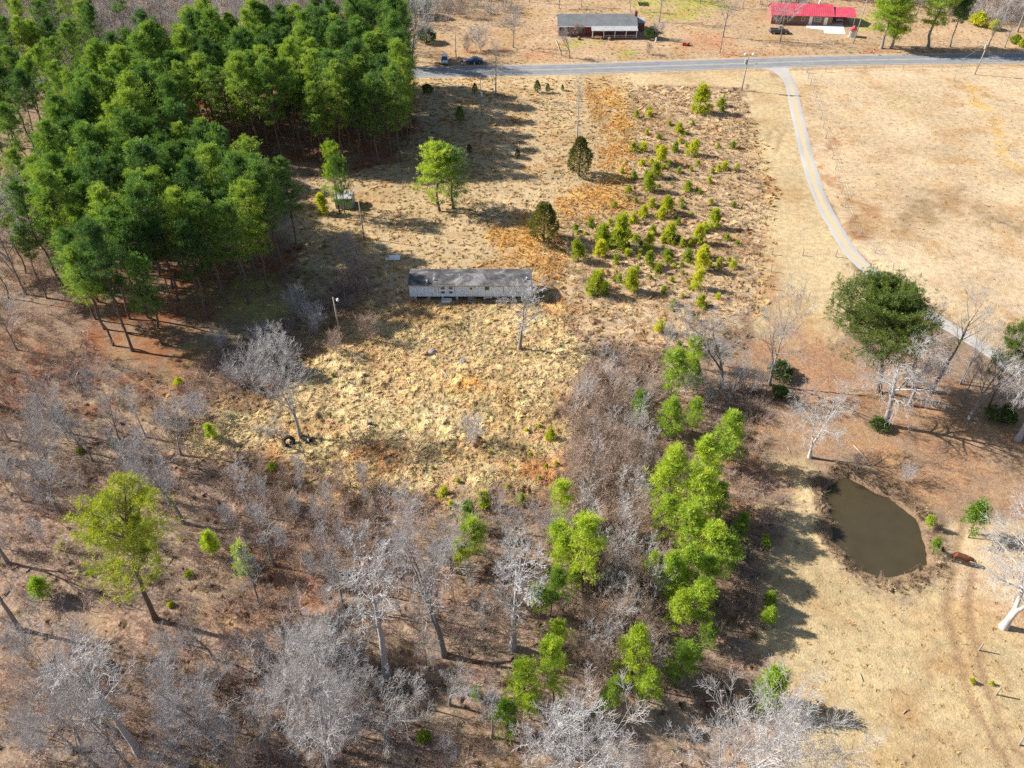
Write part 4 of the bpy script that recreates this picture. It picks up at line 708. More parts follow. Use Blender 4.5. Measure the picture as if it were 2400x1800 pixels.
for x, y in ((4.0, .9), (LN - .8, 1.1), (2.9, .3), (8.1, 1.9), (6.9, 2.0)): 
    v_ = MB().tube([(x, y, WT + .05), (x, y, WT + .62)], .11 if x < 5 or x > 15 else .05, 8).build('roof_vent', 'white', rl)
B('eave_trim', 'rusttrim', t, LN / 2, -.31, WT - .2, LN + .2, .05, .17)
def window(parent, x, y, z, wd, ht, frame='white', pane='glass', mul=True, side=0):
    f = MB(); fw = .07
    f.box(x, y - .03, z, wd, .06, fw).box(x, y - .03, z + ht - fw, wd, .06, fw).box(x - wd / 2 + fw / 2, y - .03, z + fw, fw, .06, ht - 2 * fw).box(x + wd / 2 - fw / 2, y - .03, z + fw, fw, .06, ht - 2 * fw)
    if mul: f.box(x, y - .03, z + ht / 2, wd - 2 * fw, .05, .05)
    wn = f.build('window', frame, parent)
    B('pane', pane, wn, x, y - .012, z + fw, wd - 2 * fw, .015, ht - 2 * fw); return wn
kx = LN / 1870.0
for a, b, lo_, hi_, pm in ((585, 655, 1.35, 2.75, 'metalgrey'), (705, 775, 1.35, 2.78, 'metalgrey'), (1260, 1330, 2.05, 2.85, 'green_board')):
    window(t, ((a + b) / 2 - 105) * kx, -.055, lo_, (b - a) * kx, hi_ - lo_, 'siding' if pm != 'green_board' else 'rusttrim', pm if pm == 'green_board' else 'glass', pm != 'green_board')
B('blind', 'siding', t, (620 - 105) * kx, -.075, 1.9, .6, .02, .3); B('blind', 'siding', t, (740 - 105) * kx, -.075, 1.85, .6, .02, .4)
dx = (1055 - 105) * kx; d = B('door', 'white', t, dx, -.07, F0 + .02, .86, .06, 2.0)
B('pane', 'glass', d, dx - .05, -.105, F0 + 1.35, .36, .012, .42); B('handle', 'steel', d, dx + .34, -.12, F0 + 1.0, .05, .06, .12)
B('porch_lamp', 'dark', t, dx + .62, -.1, F0 + 1.75, .1, .12, .18)
for a in (500, 548, 800, 1545, 1780): B('rust_streak', 'rusttrim', t, (a - 105) * kx, -.046, F0 + .3 + .2 * (a % 3), .16 if a > 1500 else .09, .02, 1.5)
for q in range(9):
    for yy in (.5, DP - .5): B('support_block', 'concrete', t, .8 + q * (LN - 1.6) / 8, yy, -.1, .4, .4, F0 + .1)
B('chassis', 'dark', t, LN / 2, DP / 2, F0 - .28, LN - .4, DP - 1.0, .26)
st_ = thing('entry_steps', 'dark wooden steps below the white mobile home door', 'steps', (XL + dx, Yf - .1, 0))
for q in range(4): B('tread', 'greywood', st_, 0, -.15 - .28 * (3 - q), .17 * (q + 1), 1.2, .26, .045)
for sx in (-.55, .55): MB().add([(sx - .03, -1.15, -.1), (sx + .03, -1.15, -.1), (sx + .03, -.02, .72), (sx - .03, -.02, .72), (sx - .03, -1.15, .12), (sx + .03, -1.15, .12), (sx + .03, -.02, .62), (sx - .03, -.02, .62)], [(0, 1, 2, 3), (4, 5, 6, 7), (0, 1, 5, 4), (2, 3, 7, 6)]).build('stringer', 'greywood', st_)
g = G(1047, 708); tb = thing('old_bathtub', 'white rectangular tub lying in the grass before the mobile home', 'tub', (g[0], g[1], 0))
for bx_ in ((0, -.36, .0, 1.6, .1, .5), (0, .36, .0, 1.6, .1, .5), (-.76, 0, 0, .09, .62, .5), (.76, 0, 0, .09, .62, .5)): B('side', 'white', tb, *bx_)
B('bottom', 'white', tb, 0, 0, .1, 1.43, .62, .06)

# ---- small grey shed by the slim pines
g0, g1 = G(787, 490), G(828, 488); L_ = g1[0] - g0[0]
t = thing('shed', 'small grey metal shed behind the slim twin pines', 'shed', (g0[0], g0[1], 0)); B('wall', 'metalgrey', t, L_ / 2, 1.5, 0, L_, 3.0, 2.2)
MB().slab([(-.15, -.2, 2.22), (L_ + .15, -.2, 2.22), (L_ + .15, 1.5, 2.75), (-.15, 1.5, 2.75)], .05).slab([(-.15, 3.2, 2.22), (-.15, 1.503, 2.748), (L_ + .15, 1.503, 2.748), (L_ + .15, 3.2, 2.22)], .05).build('roof', 'tinroof', t)
B('door', 'greywood', t, L_ / 2, -.04, .05, 1.1, .05, 1.9)

# ---- brick ranch house with porch
Y1 = G(1400, 84)[1]; X0, X1 = G(1309, 84)[0], G(1490, 84)[0]; L_ = X1 - X0; D_ = 8.4; E_ = 2.75; RZ = 4.6
t = thing('brick_house', 'long brick house with grey shingle roof and white posted porch', 'house', (X0, Y1, 0), R(.6))
wl = MB().prism([(0, 0), (D_, 0), (D_, E_), (D_ / 2, RZ - .15), (0, E_)], 0, L_).build('wall', 'brick', t)
for v in wl.data.vertices: x, y, z = v.co; v.co = (y, x, z)
wl.data.flip_normals()
rf = MB().slab([(-.35, -.5, E_ - .1), (L_ + .35, -.5, E_ - .1), (L_ + .35, D_ / 2, RZ), (-.35, D_ / 2, RZ)], .14).slab([(-.35, D_ + .5, E_ - .1), (-.35, D_ / 2 + .004, RZ - .003), (L_ + .35, D_ / 2 + .004, RZ - .003), (L_ + .35, D_ + .5, E_ - .1)], .14).build('roof', 'shingle', t)
B('gutter', 'white', rf, 4.3, -.56, E_ - .2, 9.2, .1, .1)
MB().box(L_ + .1, D_ * .45, 0, .75, 1.2, RZ + .9).build('chimney', 'brick', t)
fx = lambda zx: (1270 + zx * .1356 - 1309) / 181.0 * L_
for a, b in ((340, 385), (395, 440), (585, 630), (642, 690)): window(t, fx((a + b) / 2), -.02, 1.0, (b - a) * .1356 / 181 * L_, 1.35)
for a in (325, 450, 575, 700): B('shutter', 'dark', t, fx(a), -.03, 1.0, .3, .05, 1.35)
d = B('door', 'reddoor', t, fx(790), -.03, .12, 1.1, .06, 2.1); B('handle', 'steel', d, fx(790) + .42, -.08, 1.1, .06, .05, .12)
window(t, fx(1050), -.02, 1.1, 1.2, 1.2); window(t, fx(1370), -.02, 1.1, 1.6, 1.2)
px0, px1 = fx(840), fx(1630)
MB().slab([(px0, -2.9, 2.25), (px1, -2.9, 2.25), (px1, -.45, 2.74), (px0, -.45, 2.74)], .08).build('porch_roof', 'tinroof', t)
B('porch_floor', 'brick', t, (px0 + px1) / 2, -1.4, 0, px1 - px0, 2.7, .3)
for zx in (860, 1048, 1240, 1430, 1610): B('porch_post', 'white', t, fx(zx), -2.65, .3, .2, .2, 1.95)
for a, b in ((1060, 1230), (1250, 1420), (1440, 1600)):
    rr = MB(); xa, xb = fx(a), fx(b)
    rr.box((xa + xb) / 2, -2.65, .95, xb - xa, .06, .07).box((xa + xb) / 2, -2.65, .42, xb - xa, .06, .06)
    for q in range(8): rr.box(xa + (q + .5) * (xb - xa) / 8, -2.65, .48, .035, .035, .47)
    rr.build('railing', 'white', t)
ext = B('side_room', 'brick', t, L_ + 1.6, D_ * .62, 0, 2.4, 3.2, 2.3)
MB().slab([(L_ + .45, D_ * .62 - 1.8, 2.35), (L_ + 3.0, D_ * .62 - 1.8, 2.35), (L_ + 3.0, D_ * .62 + 1.8, 2.75), (L_ + .45, D_ * .62 + 1.8, 2.75)], .08).build('side_roof', 'tinroof', t)
def H1(zx, zy): return G(1270 + zx * .1356, zy * .1356)
# ---- red roofed house with carport
gl, gr = G(1806, 56), G(1940, 58); ang = -R(4.5); L_ = 17.2; D_ = 7.6; E_ = 2.7; RZ = 4.7
t = thing('red_roofed_house', 'low brick house under a bright red metal roof with a carport', 'house', (gl[0], gl[1], 0), ang)
wl = MB().prism([(0, 0), (D_, 0), (D_, E_), (D_ / 2, RZ - .15), (0, E_)], 0, L_).build('wall', 'brick2', t)
for v in wl.data.vertices: x, y, z = v.co; v.co = (y, x, z)
wl.data.flip_normals()
rf = MB().slab([(-.4, -.6, E_ - .1), (L_ + .3, -.6, E_ - .1), (L_ + .3, D_ / 2, RZ), (-.4, D_ / 2, RZ)], .12).slab([(-.4, D_ + .5, E_ - .1), (-.4, D_ / 2 + .004, RZ - .003), (L_ + .3, D_ / 2 + .004, RZ - .003), (L_ + .3, D_ + .5, E_ - .1)], .12).build('roof', 'redroof', t)
for q in range(28): MB().slab([(-.2 + q * .63, -.6, E_ - .06), (-.15 + q * .63, -.6, E_ - .06), (-.15 + q * .63, D_ / 2, RZ + .035), (-.2 + q * .63, D_ / 2, RZ + .035)], .03).build('roof_rib', 'redroof', rf)
MB().box(L_ * .8, D_ * .6, RZ - .8, .5, .5, 1.4).build('chimney', 'white', t)
for x, wd in ((2.2, 1.1), (5.2, 1.3), (8.9, .9)): window(t, x, -.02, 1.05, wd, 1.25)
window(t, 13.0, -.02, 1.0, 1.9, 1.2); B('entry_panel', 'white', t, 11.1, -.04, .15, .9, .06, 2.35); B('door', 'white', t, 15.4, -.04, .1, .95, .06, 2.05)
cx0, cx1 = L_ + .35, L_ + 6.4
MB().slab([(cx0, -.5, 2.55), (cx1, -.5, 2.55), (cx1, D_ / 2 - .3, 4.05), (cx0, D_ / 2 - .3, 4.05)], .1).slab([(cx0, D_, 2.55), (cx0, D_ / 2 - .296, 4.047), (cx1, D_ / 2 - .296, 4.047), (cx1, D_, 2.55)], .1).build('carport_roof', 'redroof', t)
for x in (cx1 - .3,):
    for y in (-.2, 2.4, 5.0, D_ - .3): B('carport_post', 'white', t, x, y, 0, .14, .14, 2.5)
B('rear_wall', 'brick2', t, (cx0 + cx1) / 2, D_ - .15, 0, 5.6, .2, 2.4)
def H2(zx, zy, z=0): return G(1780 + zx * .1356, zy * .1356, z)
slab_ = np.array([H2(*q) for q in ((805, 425), (1050, 430), (1230, 430), (1440, 425), (1490, 595), (1130, 580), (1110, 520), (820, 490))])
n = len(slab_); V = np.vstack([slab_ + [0, 0, .08], slab_ - [0, 0, .1]])
cm = MB().add(V, [tuple(range(n)), tuple(range(2 * n - 1, n - 1, -1))] + [(k, (k + 1) % n, (k + 1) % n + n, k + n) for k in range(n)]).build('concrete_pad', 'concrete'); tag(cm, kind='structure')
cp = np.array([H2(1100, 425), H2(1440, 422), H2(1420, 250), H2(1110, 250)])
V = np.vstack([cp + [0, 0, .07], cp - [0, 0, .1]])
tag(MB().add(V, [(0, 1, 2, 3), (7, 6, 5, 4), (0, 1, 5, 4), (1, 2, 6, 5), (2, 3, 7, 6), (3, 0, 4, 7)]).build('carport_floor', 'concrete'), kind='structure')
# porch bench and red mat
g = H2(975, 395); tb = thing('porch_bench', 'white slatted bench on the red roofed house porch', 'bench', (g[0], g[1], .08), ang)
B('seat', 'white', tb, 0, 0, .42, 1.5, .5, .06); B('backrest', 'white', tb, 0, .26, .48, 1.5, .06, .55)
for sx in (-.65, .65): B('leg', 'white', tb, sx, -.18, 0, .07, .07, .42); B('leg', 'white', tb, sx, .2, 0, .07, .07, .42)
g = H2(1005, 425); tag(B('door_mat', 'red', None, g[0], g[1], .085, 2.6, .7, .02), 'red mat on the concrete before the red roofed house', 'mat')
# white garden shed with red roof
g = H2(1600, 650); t = thing('garden_shed', 'tiny white shed with a red roof at the driveway pad', 'shed', (g[0], g[1], 0), -R(20))
B('wall', 'white', t, 0, .9, 0, 1.8, 1.8, 1.9)
MB().prism([(-1.0, 1.85), (1.0, 1.85), (0, 2.75)], -.1, 1.95).build('roof', 'redroof', t); B('door', 'metalgrey', t, 0, -.03, .05, .9, .05, 1.65)
# carport-like metal shelter behind the brick house and junk pile
g = H1(1660, 200); t = thing('metal_shelter', 'small curved grey metal shelter behind the brick house chimney', 'shelter', (g[0], g[1] + 6, 0)); arc = [(-1.6 + 3.2 * k / 8, 1.9 + .8 * math.sin(PI * k / 8)) for k in range(9)]
mb = MB()
for k in range(8): mb.slab([(arc[k][0], 0, arc[k][1]), (arc[k + 1][0], 0, arc[k + 1][1]), (arc[k + 1][0], 4, arc[k + 1][1]), (arc[k][0], 4, arc[k][1])], .05)
mb.build('roof', 'metalgrey', t)
for x in (-1.55, 1.55):
    for y in (.1, 2, 3.9): B('post', 'steel', t, x, y, 0, .08, .08, 1.9)
for k, (zx, zy, sx, sy, sz, mt) in enumerate(((760, 175, 1.8, 1.2, 1.5, 'white'), (900, 165, 2.2, 1.4, 1.7, 'tinroof'), (980, 160, 1.2, 1.0, 1.6, 'white'), (1080, 165, 1.6, 1.2, 1.7, 'dark'), (1190, 170, 1.8, 1.3, 1.4, 'metalgrey'), (1320, 180, 1.6, 1.1, 1.2, 'glass'), (540, 175, 1.3, 1.1, 1.2, 'dark'))):
    g = H1(zx, zy); o = MB().box(0, 0, 0, sx, sy, sz, .2 * k).build('junk_crate', mt, None, bevel=.08); o.location = (g[0], G(1400, 84)[1] + 11 + (k % 2), 0)
    tag(o, ('pale', 'silver', 'white', 'black', 'grey', 'blue grey', 'dark low')[k] + ' box of the junk row behind the brick house roof', 'junk', 'junk row behind the brick house')

# ================================================================== VEHICLES
def make_car(name, label, cat, kind, paint, loc, rz, Lc=4.6, Wc=1.8):
    t = thing(name, label, cat, loc, rz); h0 = .32; hb = .92 if kind == 'sedan' else 1.05; hr = 1.45 if kind == 'sedan' else 1.78; a = Lc / 2; hw = Wc / 2
    prof = [(-a, .45), (-a + .08, .35), (a - .1, .35), (a, .5), (a - .03, .72), (a - .35, hb - .12), (a * .38, hb), (-a * .55, hb + .02), (-a + .15, hb - .02), (-a, .75)]
    mb = MB().prism(prof, -hw, hw).build('body', paint, t, bevel=.06)
    if kind == 'sedan': lo_, hi_ = (-a * .72, a * .42), (-a * .32, a * .08)
    elif kind == 'pickup': lo_, hi_ = (-a * .12, a * .45), (-a * .02, a * .18)
    else: lo_, hi_ = (-a * .96, a * .45), (-a * .82, a * .15)
    wi, wo = hw * .76, hw * .93
    V = [(lo_[0], -wo, hb), (lo_[1], -wo, hb), (lo_[1], wo, hb), (lo_[0], wo, hb), (hi_[0], -wi, hr - .06), (hi_[1], -wi, hr - .06), (hi_[1], wi, hr - .06), (hi_[0], wi, hr - .06)]
    MB().add(V, [(0, 1, 5, 4), (1, 2, 6, 5), (2, 3, 7, 6), (3, 0, 4, 7)]).build('windows', 'glass', t)
    B('roof', paint, t, (hi_[0] + hi_[1]) / 2, 0, hr - .07, hi_[1] - hi_[0] + .06, 2 * wi + .06, .07, bevel=.025)
    for i_, j_ in ((0, 4), (1, 5), (2, 6), (3, 7)): MB().tube([V[i_], V[j_]], .045, 5).build('pillar', paint, t)
    if kind == 'pickup':
        B('bed_floor', 'dark', t, -a * .58, 0, hb - .0, a * .78, Wc - .25, .03)
        for sy in (-1, 1): B('bed_side', paint, t, -a * .57, sy * (hw - .06), hb - .05, a * .82, .1, .22)
        B('tailgate', paint, t, -a + .08, 0, hb - .05, .08, Wc - .2, .22)
    for sx in (-.61, .61):
        for sy in (-1, 1):
            wh = MB().tube([(sx * a, sy * (hw - .2), .33), (sx * a, sy * (hw + .015), .33)], .33, 14).build('wheel', 'black', t)
            MB().tube([(sx * a, sy * (hw - .0), .33), (sx * a, sy * (hw + .03), .33)], .2, 12).build('rim', 'steel', wh)
    for sy in (-1, 1):
        B('headlight', 'white', t, a - .06, sy * hw * .7, .62, .1, .34, .14); B('tail_light', 'red', t, -a + .02, sy * hw * .75, .68, .08, .26, .16)
    B('bumper', 'black' if kind != 'sedan' else paint, t, a - .02, 0, .38, .14, Wc * .92, .2, bevel=.04); B('bumper', 'black' if kind != 'sedan' else paint, t, -a + .02, 0, .38, .14, Wc * .92, .2, bevel=.04)
    return t
for nm, c in (('paint_blue', (.03, .09, .26)), ('paint_silver', (.46, .50, .52)), ('paint_slate', (.05, .075, .09)), ('paint_white', (.62, .62, .62))): M[nm] = simple(nm, c, .28, .08, 2, .2, .5, .5)
g = G(1111, 147); make_car('parked_car', 'blue sedan parked beside the road in tree shade', 'car', 'sedan', 'paint_blue', (g[0], g[1], 0), R(184))
g = G(1042, 147); make_car('parked_car', 'silver grey hatchback parked nose toward the road under the pines', 'car', 'suv', 'paint_silver', (g[0], g[1], 0), R(-87), 4.3)
g = H2(340, 575); make_car('pickup_truck', 'dark slate pickup parked in the yard of the red roofed house', 'pickup', 'pickup', 'paint_slate', (g[0], g[1], 0), R(-3), 5.4, 1.95)
g = H2(1345, 350); make_car('parked_car', 'white nosed dark windowed vehicle under the red carport', 'car', 'suv', 'paint_white', (g[0], g[1], .07), R(-95), 4.8, 1.95)
# red riding mower
g = G(1608, 107); t = thing('riding_mower', 'red riding mower standing on the bare clay yard', 'mower', (g[0], g[1], 0), R(175)); B('hood', 'red', t, .55, 0, .35, .9, .62, .5, bevel=.08); B('deck', 'red', t, -.1, 0, .18, 1.1, 1.1, .18, bevel=.04); B('fender', 'red', t, -.6, 0, .5, .8, .9, .14, bevel=.04)
B('seat', 'black', t, -.55, 0, .64, .45, .45, .1); B('seat_back', 'black', t, -.75, 0, .7, .08, .45, .35); MB().tube([(.05, 0, .75), (-.15, 0, 1.05)], .03, 6).build('steering_post', 'black', t)
for x, r_, y in ((.75, .2, .42), (-.6, .3, .48)):
    for sy in (-1, 1): MB().tube([(x, sy * (y - .1), r_), (x, sy * (y + .1), r_)], r_, 12).build('wheel', 'black', t)
# blue wheeled bin with white front
M['binblue'] = simple('blue_plastic', (.03, .06, .20), .5, .2)
g = G(1083, 152); t = thing('wheeled_bin', 'dark blue wheeled bin with a white front beside the blue sedan', 'bin', (g[0], g[1], 0)); B('body', 'binblue', t, 0, 0, .12, .62, .7, .95, bevel=.03); B('lid', 'binblue', t, 0, -.02, 1.08, .7, .8, .08, bevel=.02); B('front_panel', 'white', t, 0, -.37, .25, .5, .03, .5)
for sx in (-.3, .3): MB().tube([(sx - .04, .3, .12), (sx + .04, .3, .12)], .12, 10).build('wheel', 'black', t)
# mailboxes
for px, py, lab in ((1112, 159, 'grey mailbox on a post between the blue sedan and the road'), (2046, 128, 'dark mailbox with white cap on a roadside post by the yard pines')):
    g = G(px, py); t = thing('mailbox', lab, 'mailbox', (g[0], g[1], 0)); B('post', 'greywood', t, 0, 0, 0, .11, .11, 1.15); B('box', 'metalgrey' if px < 2000 else 'dark', t, 0, -.1, 1.15, .24, .55, .26, bevel=.06); B('paper_tube', 'white', t, .0, -.12, .9, .16, .42, .16, bevel=.04)
# white road sign
g = G(1769, 162); t = thing('road_sign', 'small white sign on a post where the gravel drive meets the road', 'sign', (g[0], g[1], 0)); B('post', 'white', t, 0, 0, 0, .09, .09, 1.9); B('panel', 'white', t, .02, -.06, 1.0, .62, .03, .75)

# ================================================================== POLES AND FENCES
def pole(base, top_y, label, r=.14, lean=0.0, cross=False, can=False, lamp=False, box=False, wires=()):
    g = G(*base); h = height_of(base, top_y); t = thing('utility_pole', label, 'pole', (g[0], g[1], 0))
    MB().tube([(0, 0, -.2), (lean * .5, 0, h * .5), (lean, 0, h)], [r, r * .85, r * .68], 8).build('pole', 'pole', t, smooth=True)
    if cross:
        B('crossarm', 'greywood', t, lean, -.16, h - .5, 2.2, .12, .12)
        for sx in (-.95, .95): MB().tube([(lean + sx, -.16, h - .38), (lean + sx, -.16, h + .0)], [.3, .22], 8).build('insulator', 'white', t)
    if can: MB().tube([(lean - .42, -.1, h - 2.5), (lean - .42, -.1, h - 1.4)], .32, 10).build('transformer', 'tinroof', t)
    if lamp:
        MB().tube([(lean, 0, h - .3), (lean + .7, -.3, h - .1)], .04, 6).build('lamp_arm', 'steel', t); MB().tube([(lean + .7, -.3, h - .35), (lean + .7, -.3, h)], [.22, .12], 8).build('lamp_head', 'white', t)
    if box: B('meter_box', 'white', t, .12, -.12, h * .52, .35, .2, .9)
    for wx, wy in wires: MB().tube([(lean * .9, 0, h * .88), (wx, wy, 0)], .022, 4).build('guy_wire', 'steel', t)
    return t
pole((1738, 213), 124, 'utility pole with crossarm and grey transformer at the gravel drive', .16, .15, True, True); pole((1687, 126), 46, 'thin pale utility pole in front of the fanned bare tree'); pole((2000, 102), -20, 'tall leaning utility pole beside the tiny white shed', .15, .7)
pole((2284, 175), 90, 'guyed utility pole with transformer in the pasture corner', .16, .6, False, True, wires=((-2.4, 7), (5.5, 9), (8, 9))); pole((1069, 135), 77, 'short bare pole by the parked cars'); pole((1129, 270), 182, 'grey service pole with white meter box in the open grass', .13, -.1, box=True)
pole((854, 560), 470, 'grey pole standing near the small grey shed', .13, -.1, wires=((-1.3, .3),)); pole((798, 789), 697, 'grey light pole at the shaded corner of matted grass', .14, -.1, lamp=True)
POSTM = MB().tube([(0, 0, -.2), (.02, 0, .7), (.03, .01, 1.45)], [.075, .07, .06], 6); pm_ = POSTM.build('post', 'greywood'); POSTMESH = pm_.data; bpy.data.objects.remove(pm_)
def fence(pts, label, wire=True, sc_=1.0, heights=None):
    P = [G(*q) for q in pts]; t = thing('wire_fence', label, 'fence', (*P[0][:2], 0))
    for p in P:
        o = link('post', POSTMESH, t); o.location = (p[0] - P[0][0], p[1] - P[0][1], 0); o.rotation_euler = (rng.normal(0, .05), rng.normal(0, .05), rng.uniform(0, 6)); o.scale = (sc_, sc_, rng.uniform(.85, 1.12))
    if wire:
        for zz in (.5, .9, 1.25):
            mb = MB()
            for a_, b_ in zip(P[:-1], P[1:]): mb.tube([(a_[0] - P[0][0], a_[1] - P[0][1], zz), (b_[0] - P[0][0], b_[1] - P[0][1], zz)], .012, 3, False)
            mb.build('wire', 'steel', t)
Z3 = lambda q: [(1600 + x * .3617, y * .3617) for x, y in q]
fence(Z3([(802, 470), (812, 508), (828, 550), (846, 600), (860, 652), (880, 712), (895, 768), (908, 832), (928, 895), (945, 960), (968, 1030), (987, 1100), (1008, 1180), (1027, 1255), (1050, 1342), (1080, 1436), (1150, 1530), (1245, 1640)]) + [(2092, 632)], 'old post and wire fence following the gravel drive along the pale pasture')
fence(Z3([(805, 472), (925, 466), (1050, 458), (1178, 452), (1300, 452), (1425, 452), (1548, 450), (1678, 460), (1800, 440), (1900, 442), (2045, 440), (2165, 436), (2290, 432)]), 'roadside post and wire fence along the far edge of the pale pasture')
fence(Z3([(1755, 524), (1880, 660), (2000, 832), (2108, 975), (2230, 1120)]), 'sparse fence of lone posts running across the pale pasture')
fence([(1809, 597), (1881, 599), (1958, 602), (2000, 644)], 'paddock fence posts between the drive and the mown strip', False, 1.25)
fence([(1809, 597), (1807, 637), (1808, 678)], 'short row of fence posts at the mown strip edge', False, 1.1)
fence([(2294, 1524), (2334, 1628), (2388, 1746), (2420, 1830)], 'row of leaning pale posts beside the pasture track', False, 1.3)
fence([(2060, 92), (2120, 100), (2210, 106), (2290, 108)], 'low wire fence under the yard pines', True, .8)

# ================================================================== SMALL THINGS
def rock(name, px, py, r_, mat, label, cat, seed, flat=.6):
    r = np.random.default_rng(seed); import bmesh
    bm = bmesh.new(); bmesh.ops.create_icosphere(bm, subdivisions=3, radius=r_)
    for v in bm.verts:
        n_ = vnoise(np.array([v.co.x / r_ * 1.6 + seed]), np.array([v.co.y / r_ * 1.6 + v.co.z / r_ * 1.3]), seed)[0]; v.co *= .75 + .5 * n_; v.co.z = v.co.z * flat + r_ * .25
    me = bpy.data.meshes.new(name); bm.to_mesh(me); bm.free(); me.materials.append(M[mat]); o = link(name, me); g = G(px, py); o.location = (g[0], g[1], 0); return tag(o, label, cat)
M['stone'] = simple('grey_stone', (.27, .24, .25), .9, .35, 3)
rock('boulder', 1013, 826, .6, 'stone', 'lavender grey boulder in the matted grass before the mobile home', 'rock', 3); rock('boulder', 1084, 848, .5, 'stone', 'second smaller grey boulder in the matted grass', 'rock', 5)
g = G(866, 996); t = thing('tree_stump', 'dark cut stump alone in the matted grass', 'stump', (g[0], g[1], 0)); MB().tube([(0, 0, -.1), (0, 0, .25), (.05, 0, .75)], [.5, .36, .32], 9).build('trunk', 'bark', t); MB().tube([(.05, 0, .75), (.05, 0, .77)], .3, 9).build('cut_face', 'greywood', t)
def stick(name, a, b, r_, mat, label, cat, z0=.12, z1=.12):
    p, q = G(*a), G(*b); o = MB().tube([(0, 0, z0), ((q[0] - p[0]) * .5, (q[1] - p[1]) * .5 + .12, (z0 + z1) / 2 + .05), (q[0] - p[0], q[1] - p[1], z1)], [r_, r_ * .8, r_ * .4], 6).build(name, mat, None, smooth=True); o.location = (p[0], p[1], 0); return tag(o, label, cat)
stick('fallen_log', (1034, 868), (1055, 895), .16, 'greywood', 'fallen grey log beside the orange grass patch', 'log', .2, .25)
stick('fallen_log', (1302, 94), (1316, 131), .14, 'tanwood', 'long tan timber lying from the brick house toward the road', 'timber')
for a, b, l in (((1845, 1050), (1852, 1062), 'short white stick on rusty leaves near the broken white tree'), ((2014, 1578), (2022, 1598), 'thin fallen stick on the pond pasture'), ((2116, 1673), (2132, 1664), 'crooked dark twig on the pond pasture'), ((2050, 1668), (2066, 1680), 'small fallen branch beside leaf patches on the pond pasture')):
    stick('fallen_stick', a, b, .06, 'greywood', l, 'stick', .05, .08)
stick('fallen_branch', (2000, 1045), (2040, 1090), .1, 'greywood', 'fallen bare branch on the bank above the pond', 'branch', .1, .1)
# tyre and brush heap
import bmesh
def torus_obj(name, R_, r_, mat):
    bm = bmesh.new(); n1_, n2_ = 20, 8; vv = [[bm.verts.new(((R_ + r_ * math.cos(b_)) * math.cos(a_), (R_ + r_ * math.cos(b_)) * math.sin(a_), r_ * 1.2 * math.sin(b_))) for b_ in np.arange(n2_) * 2 * PI / n2_] for a_ in np.arange(n1_) * 2 * PI / n1_]
    for i_ in range(n1_):
        for j_ in range(n2_): bm.faces.new((vv[i_][j_], vv[(i_ + 1) % n1_][j_], vv[(i_ + 1) % n1_][(j_ + 1) % n2_], vv[i_][(j_ + 1) % n2_]))
    me = bpy.data.meshes.new(name); bm.to_mesh(me); bm.free(); me.materials.append(M[mat]); return link(name, me)
o = torus_obj('discarded_tyre', .62, .26, 'black'); g = G(678, 1042); o.location = (g[0], g[1], .55); o.rotation_euler = (R(50), R(15), 0); tag(o, 'old black tyre leaning at the foot of a small bare tree', 'tyre')
g = G(722, 1035); t = thing('brush_heap', 'dark heap of burnt sticks at the foot of the pale bare tree', 'heap', (g[0], g[1], 0)); r = np.random.default_rng(8)
for k in range(26):
    a_ = r.uniform(0, 6.28); d_ = r.uniform(.2, .9); p = np.array([math.cos(a_) * d_, math.sin(a_) * d_, r.uniform(.05, .5)]); q = -p * r.uniform(.5, 1) + [0, 0, 0]; q[2] = r.uniform(.3, 1.0)
    MB().tube([p, q], r.uniform(.05, .13), 5).build('stick', 'black' if k % 4 else 'greywood', t)
g = G(1120, 1030); t = thing('brush_heap', 'small dark stump heap under a pale bare shrub in matted grass', 'heap', (g[0], g[1], 0))
for k in range(10):
    a_ = r.uniform(0, 6.28); p = np.array([math.cos(a_) * .6, math.sin(a_) * .6, .05]); MB().tube([p, (-p[0] * .3, -p[1] * .3, r.uniform(.4, .9))], .09, 5).build('stick', 'bark', t)
# white sheet debris
g = G(925, 606); t = thing('plastic_sheet', 'crumpled white plastic sheet in the grass behind the mobile home', 'sheet', (g[0], g[1], 0)); nn = 9
xx, yy = np.meshgrid(np.linspace(-1, 1, nn), np.linspace(-.8, .8, nn)); zz = .18 + .35 * (fbm(xx.ravel() * 2, yy.ravel() * 2, 77) - .35); ii = (np.arange(nn - 1)[:, None] * nn + np.arange(nn - 1)[None]).ravel()
link('sheet', mesh_np('sheet', np.column_stack([xx.ravel(), yy.ravel(), zz]), np.stack([ii, ii + 1, ii + nn + 1, ii + nn], 1), 'white'), t); B('weight_block', 'white', t, -1.3, -.5, 0, .45, .4, .3); B('weight_block', 'white', t, -.7, -.2, 0, .4, .4, .35)
# yard items before the brick house
for px, py, l in ((1357, 93, 'reddish barrel shaped planter on the lawn of the brick house'), (1429, 94, 'smaller reddish planter before the porch steps')):
    g = G(px, py); t = thing('planter', l, 'planter', (g[0], g[1], 0)); MB().tube([(0, 0, 0), (0, 0, .4), (0, 0, .75)], [.45, .55, .42], 12).build('pot', 'brick', t); MB().tube([(0, 0, .76), (0, 0, .95)], [.38, .1], 9).build('soil', 'bark', t)
g = G(1401, 93); t = thing('sawhorse', 'tan wooden trestle standing before the white porch', 'trestle', (g[0], g[1], 0), .3); B('beam', 'tanwood', t, 0, 0, .95, 1.8, .1, .1)
for sx in (-.7, .7):
    for sy in (-.5, .5): MB().tube([(sx, sy, 0), (sx, 0, .97)], .05, 4).build('leg', 'tanwood', t)
stick('timber_plank', (1398, 97), (1424, 99), .1, 'tanwood', 'tan plank lying on the lawn before the trestle', 'plank', .1, .1)
